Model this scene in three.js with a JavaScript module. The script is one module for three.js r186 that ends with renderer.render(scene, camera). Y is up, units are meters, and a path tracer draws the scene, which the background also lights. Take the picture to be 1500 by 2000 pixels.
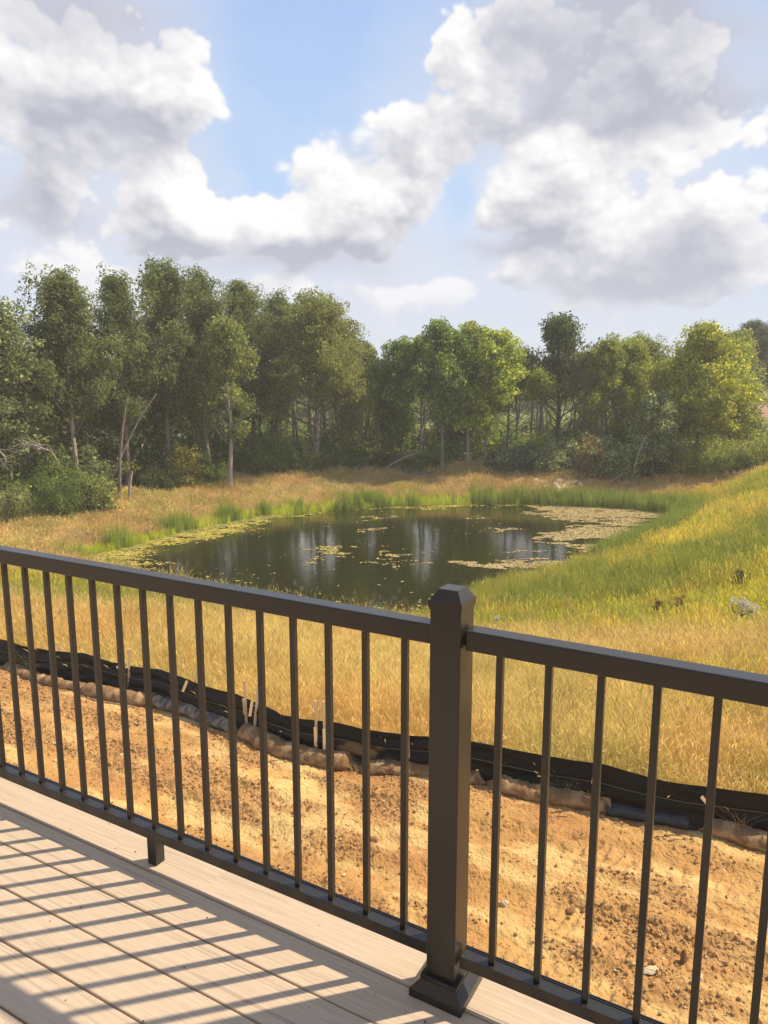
import * as THREE from 'three';
import { RoundedBoxGeometry } from 'three/addons/geometries/RoundedBoxGeometry.js';
import { mergeGeometries, mergeVertices } from 'three/addons/utils/BufferGeometryUtils.js';

// ------------------------------------------------------------------ camera, sky, sun, exposure
const scene = new THREE.Scene();
const camera = new THREE.PerspectiveCamera(69.19, 768 / 1024, 0.05, 3000);
camera.position.set(0, 1.582, 0);
camera.rotation.set(-9.667 * Math.PI / 180, 0, 0);
scene.add(camera);
const renderer = new THREE.WebGLRenderer({ antialias: true });
renderer.setSize(768, 1024);
renderer.toneMapping = THREE.LinearToneMapping;
renderer.toneMappingExposure = 2.0;
renderer.shadowMap.enabled = true;
renderer.shadowMap.type = THREE.PCFSoftShadowMap;
const SUN = new THREE.Vector3(0.8317, 1, -0.2297).normalize();
const sun = new THREE.DirectionalLight(new THREE.Color().setRGB(1, 0.82, 0.58), 3.5);
sun.position.copy(SUN).multiplyScalar(120).add(new THREE.Vector3(0, -5, -30));
sun.target.position.set(0, -5, -30);
sun.castShadow = true;
sun.shadow.radius = 1.6;
sun.shadow.mapSize.set(4096, 4096);
Object.assign(sun.shadow.camera, { left: -70, right: 70, top: 70, bottom: -70, near: 1, far: 260 });
scene.add(sun, sun.target);
const SKY_LEVEL = 0.55;      // sky radiance of a white cloud
scene.fog = new THREE.FogExp2(new THREE.Color().setRGB(1.0, 0.98, 0.92), 0.0013);

// ------------------------------------------------------------------ random numbers and noise
function rng(seed) { let a = seed >>> 0; return () => { a = (a + 0x6D2B79F5) >>> 0; let t = Math.imul(a ^ (a >>> 15), 1 | a); t = (t + Math.imul(t ^ (t >>> 7), 61 | t)) ^ t; return ((t ^ (t >>> 14)) >>> 0) / 4294967296; }; }
const PERM = new Uint8Array(512), VAL = new Float32Array(256);
{ const r = rng(77); const p = Array.from({ length: 256 }, (_, i) => i); for (let i = 255; i > 0; i--) { const j = Math.floor(r() * (i + 1)); [p[i], p[j]] = [p[j], p[i]]; } for (let i = 0; i < 512; i++) PERM[i] = p[i & 255]; for (let i = 0; i < 256; i++) VAL[i] = r(); }
function n3(x, y, z) {
  const xi = Math.floor(x), yi = Math.floor(y), zi = Math.floor(z); let u = x - xi, v = y - yi, w = z - zi;
  u = u * u * (3 - 2 * u); v = v * v * (3 - 2 * v); w = w * w * (3 - 2 * w);
  const X = xi & 255, Y = yi & 255, Z = zi & 255, Z1 = (Z + 1) & 255, X1 = (X + 1) & 255, Y1 = (Y + 1) & 255;
  const a = PERM[X], b = PERM[X1], aa = PERM[a + Y], ab = PERM[a + Y1], ba = PERM[b + Y], bb = PERM[b + Y1];
  const l = (p, q, t) => p + (q - p) * t;
  return l(l(l(VAL[PERM[aa + Z]], VAL[PERM[ba + Z]], u), l(VAL[PERM[ab + Z]], VAL[PERM[bb + Z]], u), v),
    l(l(VAL[PERM[aa + Z1]], VAL[PERM[ba + Z1]], u), l(VAL[PERM[ab + Z1]], VAL[PERM[bb + Z1]], u), v), w);
}
function n2(x, y) {
  const xi = Math.floor(x), yi = Math.floor(y); let u = x - xi, v = y - yi; u = u * u * (3 - 2 * u); v = v * v * (3 - 2 * v);
  const X = xi & 255, Y = yi & 255, X1 = (X + 1) & 255, Y1 = (Y + 1) & 255, a = PERM[X], b = PERM[X1];
  const p = VAL[PERM[a + Y]], q = VAL[PERM[b + Y]], r = VAL[PERM[a + Y1]], s = VAL[PERM[b + Y1]];
  return (p + (q - p) * u) * (1 - v) + (r + (s - r) * u) * v;
}
function f2(x, y, o = 4) { let s = 0, a = 0.5, t = 0; for (let i = 0; i < o; i++) { s += a * n2(x, y); t += a; x = x * 2.03 + 17.1; y = y * 2.03 + 5.7; a *= 0.5; } return s / t; }
function f3(x, y, z, o = 4) { let s = 0, a = 0.5, t = 0; for (let i = 0; i < o; i++) { s += a * n3(x, y, z); t += a; x = x * 2.03 + 17.1; y = y * 2.03 + 5.7; z = z * 2.03 + 31.3; a *= 0.5; } return s / t; }
function worley(x, y, z) {           // distance to the nearest feature point, about 0..1
  const xi = Math.floor(x), yi = Math.floor(y), zi = Math.floor(z); let best = 9;
  for (let i = -1; i <= 1; i++) for (let j = -1; j <= 1; j++) for (let k = -1; k <= 1; k++) {
    const h = PERM[PERM[PERM[(xi + i) & 255] + ((yi + j) & 255)] + ((zi + k) & 255)];
    const dx = xi + i + VAL[h] - x, dy = yi + j + VAL[(h + 85) & 255] - y, dz = zi + k + VAL[(h + 170) & 255] - z, d = dx * dx + dy * dy + dz * dz;
    if (d < best) best = d;
  }
  return Math.sqrt(best);
}
const clamp = (x, a = 0, b = 1) => Math.min(b, Math.max(a, x));
const sst = (a, b, x) => { const t = clamp((x - a) / (b - a)); return t * t * (3 - 2 * t); };
const lerp = (a, b, t) => a + (b - a) * t;
const mix3 = (a, b, t) => [lerp(a[0], b[0], t), lerp(a[1], b[1], t), lerp(a[2], b[2], t)];

// ------------------------------------------------------------------ sky: blue air with broken cumulus, the same kind of cloud all round
{
  const W = 3072, H = 1536, data = new Float32Array(W * H * 4), D2R = Math.PI / 180;
  // cloud masses and openings: azimuth and elevation in degrees, half widths, weight
  const B = [[-19.8,22.1,9.7,4.4,1.00],[-21.9,17.9,8.8,4.1,0.90],[-13.0,18.4,3.3,3.0,1.2],[-23.4,14.5,3.8,2.8,1.25],[-14.6,13.1,3.4,3.1,1.00],[-16.5,9.7,6.4,3.1,0.70],[-24.5,9.2,4.3,3.5,0.60],[-12.2,11.2,1.9,1.9,0.60],[-7.1,11.7,3.2,2.3,1.35],[-2.2,13.8,3.8,2.9,1.2],[1.5,12.5,3.2,3.0,1.25],[-3.1,10.4,5.1,1.7,0.9],[-4.1,17.0,2.2,1.5,0.80],[-0.7,18.6,2.4,2.1,0.80],[4.4,21.2,3.2,3.3,1.00],[5.5,17.9,4.3,3.0,0.90],[2.6,15.8,3.6,2.3,0.90],[-6.8,11.9,1.9,1.5,0.8],[-1.8,12.6,2.2,1.4,0.6],[7.9,12.3,1.0,1.4,0.7],[-15.0,13.4,2.2,1.8,0.7],[-13.2,11.4,1.8,1.4,0.7],[0.4,7.4,1.6,1.0,0.7],[-6.5,5.6,2.2,1.0,0.8],[-18,5.8,3.5,1.2,0.7],[13.5,5.2,3,0.8,0.6],[14.2,22.1,10.0,4.0,1.20],[16.1,17.3,9.9,2.6,1.00],[23.5,13.9,4.7,5.0,1.00],[11.4,14.8,3.5,2.3,0.80],[15.7,12.3,4.2,3.1,1.00],[10.4,11.3,4.3,2.7,1.15],[20.9,9.7,6.3,3.1,0.90],[24.3,7.2,5.4,1.6,0.80],[9.8,7.5,1.9,1.2,1.3],[1.9,6.3,3.6,1.3,1.1],[5.7,6.8,1.8,1.8,0.9],[14.8,8.4,5.3,1.6,0.70],[-6.9,19.1,1.8,1.9,0.25],[-8.4,6.6,4.8,1.6,0.95],[20.7,5.6,5.7,1.2,0.9],[-21.8,6.7,7.3,2.0,0.55],
    [-6.1,22.9,4.3,5.5,-1.10],[-1.1,22.4,3.6,4.0,-1.00],[-8.5,15.3,1.6,2.4,-0.50],[-4.6,15.2,1.6,1.5,0.75],[5.8,13.4,1.4,2.3,-0.90],[4.5,10.0,1.4,2.3,-0.60],[24.3,19.0,1.4,1.7,-0.90],[7.7,15.6,2.0,0.8,-0.50],[7.2,8.2,1.6,1.6,-0.30]];
  const VEIL = [[-20.2,15.8,9.6,11.9,1.10],[-24.6,7.9,9.3,4.3,0.70],[-3.8,9.3,9.5,3.6,0.85],[-1.9,15.1,4.7,4.3,0.50],[15.7,11.7,12.6,8.7,1.00],[14.2,21.0,10.7,4.7,1.00],[0.0,6.1,31.6,2.4,0.50],[-6.9,18.9,2.2,2.4,0.35],[-11.2,9.9,3.5,2.4,0.40],[-8.5,15.0,2.0,3.2,-0.50],[5.8,12.7,1.2,2.8,-0.60],[-5.1,21.8,3.5,5.1,-0.80]];
  const GREY = [[15.8,22.5,8.7,3.4,1.5],[15.8,17.8,9.5,1.3,1.15],[-19.8,17.1,6.7,2.2,1.05],[-23.9,12.2,4.0,1.6,0.85],[-5.7,9.3,5.9,1.2,0.75],[11.6,9.4,4.6,0.9,0.75],[23.2,8.6,6.2,2.0,0.85],[-20.3,22.8,9.6,2.0,0.75],[0.4,16.1,2.8,1.4,0.6],[-15.5,9.7,3.0,1.6,0.30],[21.1,7.1,5.9,0.9,0.75]];
  const j0 = Math.floor(H / 2) - 12, NR = H - j0, D = new Float32Array(W * NR), SOFT = new Float32Array(W * NR), SHADE = new Float32Array(W * NR), VE = new Float32Array(W * NR);
  for (let j = 0; j < NR; j++) {
    const el = ((j + j0 + 0.5) / H - 0.5) * 180, ce = Math.cos(el * D2R), se = Math.sin(el * D2R);
    for (let i = 0; i < W; i++) {
      const th = ((i + 0.5) / W - 0.5) * 2 * Math.PI, x = Math.cos(th) * ce, z = Math.sin(th) * ce, y = se * 1.25;
      let az = th / D2R + 90; if (az > 180) az -= 360;
      const win = (1 - sst(27, 36, Math.abs(az))) * (1 - sst(24, 32, el));
      let c = 0;
      if (win < 1) c += (1 - win) * ((f3(x * 3.1 + 4, y * 3.1, z * 3.1, 3) - 0.5) * 3.6 + 0.42);
      const wx = (f3(x * 14, y * 14 + 9, z * 14, 3) - 0.5), wy = (f3(x * 14 + 31, y * 14, z * 14, 3) - 0.5);
      if (win > 0) {
        let s = 0; const aa = az + wx * 5, ee = el + wy * 3.6;
        for (const b of B) { const u = (aa - b[0]) / b[2], v = (ee - b[1]) / b[3], q = u * u + v * v; if (q < 6) s += b[4] * Math.exp(-q); }
        c += win * (0.98 * s - 0.06);
      }
      let ve = (1 - win) * sst(0.42, 0.7, f3(x * 3.1 + 4, y * 3.1, z * 3.1, 4)), gr = (1 - win) * sst(0.5, 0.68, f3(x * 5 + 80, y * 9, z * 5, 3));
      if (win > 0) {
        const aa = az + wx * 7, ee = el + wy * 4; let s = 0, g = 0;
        for (const b of VEIL) { const u = (aa - b[0]) / b[2], v = (ee - b[1]) / b[3], q = u * u + v * v; if (q < 7) s += b[4] * Math.exp(-q); }
        for (const b of GREY) { const u = (aa - b[0]) / b[2], v = (ee - b[1]) / b[3], q = u * u + v * v; if (q < 7) g += b[4] * Math.exp(-q); }
        ve += win * clamp(s); gr += win * clamp(g);
      }
      VE[j * W + i] = ve * (0.75 + 0.5 * f3(x * 11, y * 16, z * 11, 4)); SHADE[j * W + i] = gr * (0.82 + 0.36 * f3(x * 14, y * 18, z * 14, 3));
      let d = c;
      if (c > -0.6) {
        const X = x + wx * 0.03, Y = y + wy * 0.03;
        const b1 = 1 - worley(X * 16, Y * 16, z * 16), b2 = 1 - worley(X * 38 + 3, Y * 38, z * 38), b3 = el < 45 ? 1 - worley(X * 90, Y * 90 + 5, z * 90) : 0.5;
        const fb = f3(x * 40, y * 40, z * 40, 5) - 0.5;
        const b0 = 1 - worley(X * 9 + 7, Y * 10, z * 9 + 2);
        d = c * (0.78 + 0.3 * (1 - sst(8, 15, el))) - 0.58 + (b0 - 0.5) * 1.0 + (b1 - 0.5) * 0.62 + (b2 - 0.5) * 0.42 + (b3 - 0.5) * 0.26 + fb * 0.52;
      }
      D[j * W + i] = d; SOFT[j * W + i] = f3(x * 6 + 50, y * 6, z * 6, 2);
    }
  }
  const at = (i, j) => { const t = D[clamp(Math.round(j), 0, NR - 1) * W + ((Math.round(i) % W) + W) % W]; return t > 0 ? t : 0; };
  const L = [0.42, 0.9], step = H / 180 * 0.55;
  for (let j = 0; j < H; j++) {
    const el = ((j + 0.5) / H - 0.5) * 180, e = Math.max(0, el), ce = Math.max(0.2, Math.cos(el * D2R));
    let air = mix3([0.72, 0.77, 0.83], [0.50, 0.66, 0.90], sst(0, 14, e)); air = mix3(air, [0.36, 0.515, 0.82], sst(9, 30, e)); air = mix3(air, [0.22, 0.37, 0.75], sst(30, 85, e));
    const haze = 1 - sst(1, 13, e);
    for (let i = 0; i < W; i++) {
      let c = air;
      const jj = j - j0;
      if (jj >= 0) {
        const d = D[jj * W + i], soft = SOFT[jj * W + i], ve = VE[jj * W + i], sh = SHADE[jj * W + i];
        c = mix3(air, mix3([0.69, 0.725, 0.83], [0.50, 0.515, 0.60], clamp(sh * 1.1)), clamp(ve * 0.85 + sh * 0.5) * (1 - 0.2 * haze));
        if (d > -0.08) {
          let tau = 0, dist = step * 0.8;
          for (let k = 0; k < 7; k++) { tau += at(i + L[0] * dist / ce, jj + L[1] * dist); dist += step * (1 + k * 0.5); }
          const own = Math.max(0, d), px = (s) => own - at(i + L[0] * s / ce, jj + L[1] * s);
          const relief = px(step * 0.5) * 0.55 + px(step * 1.4) * 0.5 + px(step * 3.4) * 0.42 + px(step * 8) * 0.30;
          const base = clamp(SHADE[jj * W + i]);
          let light = 0.52 * Math.exp(-tau * 0.10) + 0.34 * Math.exp(-own * 1.6) + 0.12 + relief * 0.62 - base * 0.62;
          light = clamp(light);
          let cc = mix3([0.44, 0.455, 0.535], [0.94, 0.93, 0.925], light);
          cc = mix3(cc, [0.78, 0.80, 0.86], haze * 0.5);
          const a = sst(-0.08 * sst(0.3, 0.7, soft), 0.09 + 0.36 * sst(0.44, 0.66, soft), d) * (1 - 0.35 * haze);
          c = mix3(c, cc, a); c = mix3(c, [0.50, 0.51, 0.595], clamp(sh * 1.0 - 0.25) * 0.55);
        }
      }
      const o = (j * W + i) * 4; data[o] = c[0] * SKY_LEVEL; data[o + 1] = c[1] * SKY_LEVEL; data[o + 2] = c[2] * SKY_LEVEL; data[o + 3] = 1;
    }
  }
  const sky = new THREE.DataTexture(data, W, H, THREE.RGBAFormat, THREE.FloatType);
  sky.mapping = THREE.EquirectangularReflectionMapping; sky.magFilter = sky.minFilter = THREE.LinearFilter; sky.colorSpace = THREE.LinearSRGBColorSpace; sky.needsUpdate = true;
  scene.background = sky; scene.environment = sky;
}

// ------------------------------------------------------------------ helpers for things and parts
const used = new Map();
function numbered(name) { const k = used.get(name) || 0; used.set(name, k + 1); return k ? name + '_' + String(k).padStart(3, '0') : name; }
function tag(o, label, category, group, kind) { o.userData.label = label; o.userData.category = category; if (group) o.userData.group = group; if (kind) o.userData.kind = kind; return o; }
function thing(name, label, category, pos = [0, 0, 0], turn = 0, group) { const o = new THREE.Group(); o.name = numbered(name); o.position.set(...pos); o.rotation.y = turn; scene.add(o); return tag(o, label, category, group); }
function part(name, geo, mat, parent) { const m = new THREE.Mesh(geo, mat); m.name = parent ? name : numbered(name); m.castShadow = m.receiveShadow = true; (parent || scene).add(m); return m; }
function struct(name, geo, mat) { const m = part(name, geo, mat); m.userData.kind = 'structure'; return m; }
const lin = (r, g, b) => new THREE.Color().setRGB(r, g, b);
function geom(pos, idx, extra = {}) {
  const g = new THREE.BufferGeometry(); g.setAttribute('position', new THREE.Float32BufferAttribute(pos, 3));
  if (extra.color) g.setAttribute('color', new THREE.Float32BufferAttribute(extra.color, 3));
  if (extra.uv) g.setAttribute('uv', new THREE.Float32BufferAttribute(extra.uv, 2));
  if (idx) g.setIndex(idx); g.computeVertexNormals(); return g;
}
function flat(g) { const h = g.index ? g.toNonIndexed() : g; h.computeVertexNormals(); return h; }
function box(w, h, d, x, y, z, r = 0.002) { const g = r ? new RoundedBoxGeometry(w, h, d, 2, r) : new THREE.BoxGeometry(w, h, d); g.translate(x, y, z); return g; }
// tapered tube along points [x,y,z,r]
function limb(pts, sides = 7, cap = true) {
  const pos = [], idx = [], n = pts.length, T = new THREE.Vector3(), U = new THREE.Vector3(), V = new THREE.Vector3(); const ref = new THREE.Vector3(0.31, 0.12, 0.94).normalize();
  for (let i = 0; i < n; i++) {
    const a = pts[Math.max(0, i - 1)], b = pts[Math.min(n - 1, i + 1)]; T.set(b[0] - a[0], b[1] - a[1], b[2] - a[2]).normalize();
    U.crossVectors(T, ref); if (U.lengthSq() < 1e-4) U.set(1, 0, 0); U.normalize(); V.crossVectors(T, U);
    for (let k = 0; k < sides; k++) { const th = k / sides * 2 * Math.PI, c = Math.cos(th) * pts[i][3], s = Math.sin(th) * pts[i][3]; pos.push(pts[i][0] + U.x * c + V.x * s, pts[i][1] + U.y * c + V.y * s, pts[i][2] + U.z * c + V.z * s); }
  }
  for (let i = 0; i < n - 1; i++) for (let k = 0; k < sides; k++) { const a = i * sides + k, b = i * sides + (k + 1) % sides; idx.push(a, b, a + sides, b, b + sides, a + sides); }
  if (cap) { const c0 = pos.length / 3; pos.push(pts[n - 1][0], pts[n - 1][1], pts[n - 1][2]); for (let k = 0; k < sides; k++) idx.push((n - 1) * sides + k, (n - 1) * sides + (k + 1) % sides, c0); const c1 = c0 + 1; pos.push(pts[0][0], pts[0][1], pts[0][2]); for (let k = 0; k < sides; k++) idx.push((k + 1) % sides, k, c1); }
  return geom(pos, idx, { uv: new Array(pos.length / 3 * 2).fill(0).map((_, q) => q % 2 ? pos[(q >> 1) * 3 + 1] : (((q >> 1) % sides) / sides)) });
}
function instances(name, geo, mat, list, parent) {   // list of {m: Matrix4, c: [r,g,b]}
  const im = new THREE.InstancedMesh(geo, mat, list.length); im.name = parent ? name : numbered(name);
  const col = new THREE.Color();
  list.forEach((e, i) => { im.setMatrixAt(i, e.m); if (e.c) im.setColorAt(i, col.setRGB(e.c[0], e.c[1], e.c[2])); });
  im.castShadow = im.receiveShadow = true; (parent || scene).add(im); im.userData.kind = 'stuff'; return im;
}
const _q = new THREE.Quaternion(), _e = new THREE.Euler();
function mat4(x, y, z, rx, ry, rz, sx, sy, sz) { _q.setFromEuler(_e.set(rx, ry, rz, 'YXZ')); return new THREE.Matrix4().compose(new THREE.Vector3(x, y, z), _q, new THREE.Vector3(sx, sy ?? sx, sz ?? sx)); }
// a texture from a function of (u,v) in 0..1 -> [r,g,b] linear values or one number
function tex(w, h, fn, srgb) {
  const a = new Uint8Array(w * h * 4);
  for (let j = 0; j < h; j++) for (let i = 0; i < w; i++) { let c = fn((i + 0.5) / w, (j + 0.5) / h); if (typeof c === 'number') c = [c, c, c]; const o = (j * w + i) * 4; for (let k = 0; k < 3; k++) { const v = clamp(c[k]); a[o + k] = 255 * (srgb ? (v <= 0.0031308 ? v * 12.92 : 1.055 * Math.pow(v, 1 / 2.4) - 0.055) : v) + 0.5; } a[o + 3] = 255; }
  const t = new THREE.DataTexture(a, w, h, THREE.RGBAFormat, THREE.UnsignedByteType); t.wrapS = t.wrapT = THREE.RepeatWrapping; t.magFilter = THREE.LinearFilter; t.minFilter = THREE.LinearMipmapLinearFilter; t.generateMipmaps = true; if (srgb) t.colorSpace = THREE.SRGBColorSpace; t.needsUpdate = true; return t;
}
const periodic = (fn) => (u, v) => { const a = fn(u, v), b = fn(u - 1, v), c = fn(u, v - 1), d = fn(u - 1, v - 1); return (a * (1 - u) + b * u) * (1 - v) + (c * (1 - u) + d * u) * v; };

// ------------------------------------------------------------------ the lie of the land
const WATER = -6.5;
const SHORE0 = [[-13.5,-34.09],[-9.01,-30.19],[-5.33,-27.68],[-2.05,-26.09],[0.18,-25.42],[1.46,-25.42],[2.85,-26.54],[4.28,-28.62],[6.44,-30.19],[8.73,-32.4],[10.77,-34.62],[13.27,-37.65],[15.71,-40.64],[17.56,-43.79],[18.04,-46.86],[16.87,-48.25],[13.84,-49.5],[8.48,-50.6],[1.74,-49.94],[-3.35,-47.84],[-7.73,-44.13],[-11.04,-39.23],[-12.48,-36.07]];
const SHORE = new THREE.CatmullRomCurve3(SHORE0.map(([x, z]) => new THREE.Vector3(x, 0, z)), true).getPoints(160).map((p) => [p.x, p.z]);
function pondSD(x, z) {            // metres outside the waterline (negative on the water)
  let best = 1e9, inside = false;
  for (let i = 0, j = SHORE.length - 1; i < SHORE.length; j = i++) {
    const [ax, az] = SHORE[j], [bx, bz] = SHORE[i];
    if ((bz > z) !== (az > z) && x < (ax - bx) * (z - bz) / (az - bz) + bx) inside = !inside;
    const ex = bx - ax, ez = bz - az, L = ex * ex + ez * ez || 1e-9, t = clamp(((x - ax) * ex + (z - az) * ez) / L), dx = x - ax - ex * t, dz = z - az - ez * t, d = dx * dx + dz * dz;
    if (d < best) best = d;
  }
  return (inside ? -1 : 1) * Math.sqrt(best);
}
const FENCE = [[-22,-21.5],[-15,-18.6],[-10.03,-15.96],[-8.09,-14.87],[-6.82,-14.35],[-5.54,-13.8],[-4.35,-13.18],[-3.2,-12.4],[-2.13,-11.6],[-1.22,-10.98],[-0.39,-10.60],[0.39,-10.40],[1.14,-10.15],[1.84,-9.87],[2.51,-9.57],[3.13,-9.30],[3.76,-9.08],[4.37,-8.9],[4.96,-8.72],[5.79,-8.45],[9,-7.2],[16,-4.2]];
function fenceZ(x) { for (let i = 1; i < FENCE.length; i++) if (x <= FENCE[i][0]) { const a = FENCE[i - 1], b = FENCE[i]; return lerp(a[1], b[1], (x - a[0]) / (b[0] - a[0])); } return -4.2; }
const CTRL = [[0,0,-4],[-8,-2,-4.1],[8,2,-4],[-18,-6,-4.3],[16,-2,-3.9],[0,12,-3.9],[-30,0,-4.6],[30,5,-3.6],[-10,-16,-4.25],[-8.09,-14.87,-4.2],[-4.35,-13.23,-4.2],[-1.22,-10.96,-4.2],[1.84,-9.87,-4.2],[4.96,-8.74,-4.2],[8.5,-7.2,-4.15],
  [3.95,-21.94,-6],[7.48,-20.78,-5.6],[9.62,-17.79,-4.9],[7.03,-12.78,-4.45],[-5,-20.5,-5.35],[0,-18,-5.4],[7.74,-24.02,-6],[4.12,-22.93,-6.05],
  [0,-35,-7.4],[6,-40,-7.4],[-6,-38,-7.3],[11,-44,-7.2],
  [-20.46,-38.91,-5.6],[-18.53,-40.73,-5.5],[-16.79,-43.71,-5.4],[-11.27,-52.31,-5.3],[-5.2,-57.68,-5.2],[4.8,-57.68,-5.2],[13.02,-53.54,-5.35],[21.35,-55.98,-5.15],[26.08,-53.84,-4.45],[-25,-30,-5.3],[-17,-30,-5.7],[-14,-24,-5.4],
  [21.4,-50,-5.9],[18.1,-39.81,-5.5],[17.19,-32.77,-4.4],[23.66,-45.57,-3.95],[13.55,-25.53,-4.6],[11.55,-29.66,-5.6],[25,-33,-3.0],[20,-22,-3.5],[16,-14,-3.7],[30,-50,-3.1],[40,-40,-1],
  [-25,-60,-5.2],[0,-75,-4.8],[20,-75,-4.6],[39,-75,-0.7],[46,-66,-0.2],[48,-84,0.4],[-40,-45,-5],[0,-120,-4],[60,-105,2],[-60,-100,-4.5],[-60,-20,-5],[60,-20,-1],[60,20,-2],[-60,20,-4],[0,40,-3.8]];
for (let i = 0; i < SHORE.length; i += 5) CTRL.push([SHORE[i][0], SHORE[i][1], WATER - 0.02]);
const TPS = (() => {
  const n = CTRL.length, N = n + 3, A = [], U = (r2) => r2 > 1e-9 ? 0.5 * r2 * Math.log(r2) : 0;
  for (let i = 0; i < n; i++) { const r = new Float64Array(N + 1); for (let j = 0; j < n; j++) r[j] = U((CTRL[i][0] - CTRL[j][0]) ** 2 + (CTRL[i][1] - CTRL[j][1]) ** 2); r[i] += 1.5; r[n] = 1; r[n + 1] = CTRL[i][0]; r[n + 2] = CTRL[i][1]; r[N] = CTRL[i][2]; A.push(r); }
  for (let k = 0; k < 3; k++) { const r = new Float64Array(N + 1); for (let j = 0; j < n; j++) r[j] = k === 0 ? 1 : CTRL[j][k - 1]; A.push(r); }
  for (let c = 0; c < N; c++) { let p = c; for (let r = c + 1; r < N; r++) if (Math.abs(A[r][c]) > Math.abs(A[p][c])) p = r; [A[c], A[p]] = [A[p], A[c]]; for (let r = c + 1; r < N; r++) { const f = A[r][c] / A[c][c]; if (f) for (let k = c; k <= N; k++) A[r][k] -= f * A[c][k]; } }
  const w = new Float64Array(N); for (let c = N - 1; c >= 0; c--) { let s = A[c][N]; for (let k = c + 1; k < N; k++) s -= A[c][k] * w[k]; w[c] = s / A[c][c]; }
  return (x, z) => { let s = w[n] + w[n + 1] * x + w[n + 2] * z; for (let j = 0; j < n; j++) { const dx = x - CTRL[j][0], dz = z - CTRL[j][1]; s += w[j] * U(dx * dx + dz * dz); } return s; };
})();
// heights are kept on a half-metre grid
const GX0 = -75, GZ0 = -125, GNX = 301, GNZ = 301, GS = 0.5, HG = new Float32Array(GNX * GNZ), SDG = new Float32Array(GNX * GNZ);
for (let j = 0; j < GNZ; j++) for (let i = 0; i < GNX; i++) {
  const x = GX0 + i * GS, z = GZ0 + j * GS, sd = pondSD(x, z); let y = TPS(x, z);
  if (sd < 0) y = Math.min(y, WATER - 0.05 + Math.max(sd, -4) * 0.22); else y = Math.max(y, WATER + 0.02 + Math.min(sd, 6) * 0.045);
  y += (f2(x * 0.35, z * 0.35, 3) - 0.5) * 0.28 * sst(0.3, 3, sd);
  HG[j * GNX + i] = y; SDG[j * GNX + i] = sd;
}
function grid(A, x, z) { const u = clamp((x - GX0) / GS, 0, GNX - 1.001), v = clamp((z - GZ0) / GS, 0, GNZ - 1.001), i = Math.floor(u), j = Math.floor(v), a = u - i, b = v - j, o = j * GNX + i; return (A[o] * (1 - a) + A[o + 1] * a) * (1 - b) + (A[o + GNX] * (1 - a) + A[o + GNX + 1] * a) * b; }
const groundY = (x, z) => grid(HG, x, z), shoreD = (x, z) => grid(SDG, x, z);
// deck axes: x along the railing to the right, z towards the camera
const TURN = -0.516, CD = Math.cos(TURN), SD_ = Math.sin(TURN);
const toWorld = (d, n) => [d * CD + n * SD_, -d * SD_ + n * CD];
const toDeck = (x, z) => [x * CD - z * SD_, x * SD_ + z * CD];
const fenceGap = (x, z) => fenceZ(x) - z;          // above 0: on the grass side of the silt fence

// what grows where: weights of [dry gold, lush green, yellow green, far tan, bare dirt]
// narrow places in the wood where the sky shows through from low down
const OPEN = [[-0.214, 0.016], [-0.165, 0.012], [-0.11, 0.026], [-0.076, 0.022], [0.055, 0.024], [0.16, 0.02], [0.20, 0.024], [0.245, 0.024], [-0.02, 0.016], [0.30, 0.016]], opening = (x, z) => OPEN.some(([t, w]) => Math.abs(x / -z - t) < w);
function zones(x, z) {
  const w = f2(x * 0.16 + 3, z * 0.16, 3) - 0.5, w2 = f2(x * 0.5 + 9, z * 0.5, 3) - 0.5, sd = shoreD(x, z);
  if (fenceGap(x, z) < 0) return { dirt: 1, gold: 0, green: 0, yell: 0, tan: 0, sd };
  const toe = -21.6 + Math.max(0, x - 4) * 0.62 + (x > 9.5 ? (x - 9.5) * -0.35 : 0);     // foot of the right-hand slope
  let gold = sst(-1.6, 1.2, z - toe + w * 4), far = 0, green = 0, yell = 0;
  if (x < 2.5) gold = Math.max(gold, sst(-26, -23, z + x * 0.75 * (x < 0 ? 1 : 0) + w * 3) );
  const farSide = z < -30.5 + x * 0.0 && !(x > 3 && z > -50 && sd > 0 && x > 4 + (-z - 28) * 0.62);
  const left = x < -9 + (z + 30) * -0.1 && z < -27;
  if (farSide || left) { far = 1; gold = 0; }
  const ridge = z + 50.2 - (x - 21) * 0.62;         // behind this line the slope turns reddish tan
  if (x > 9 && ridge < 0) far = Math.max(far, sst(0.6, -0.8, ridge + w * 3));
  gold *= 1 - far;
  const rest = Math.max(0, 1 - gold - far);
  const band = Math.abs((x - 9) * 0.28 + (z + 26.6)) - 2.3;       // the dark lush strip across the slope
  const lush = clamp(sst(1.4, -1.2, band + w * 3.2 + w2 * 2) * 0.95 + sst(3.4, 0.8, sd + w2 * 3) * 0.75);
  green = rest * lush; yell = rest - green;
  if (gold > 0 && sd < 2.2) { const g = sst(2.2, 0.6, sd + w2 * 2) * gold * 0.75; green += g; gold -= g; }
  if (far > 0 && sd < 2.4) { const g = sst(2.0, 0.9, sd + w2 * 1.6) * far; green += g; far -= g; }
  if (gold > 0) { const g = gold * sst(0.12, 0.3, w2 + (x > 5 ? 0.08 : -0.08)) * 0.5; yell += g; gold -= g; }
  return { dirt: 0, gold, green, yell, tan: far, sd };
}
const SOIL = [0.36, 0.205, 0.085];
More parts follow.
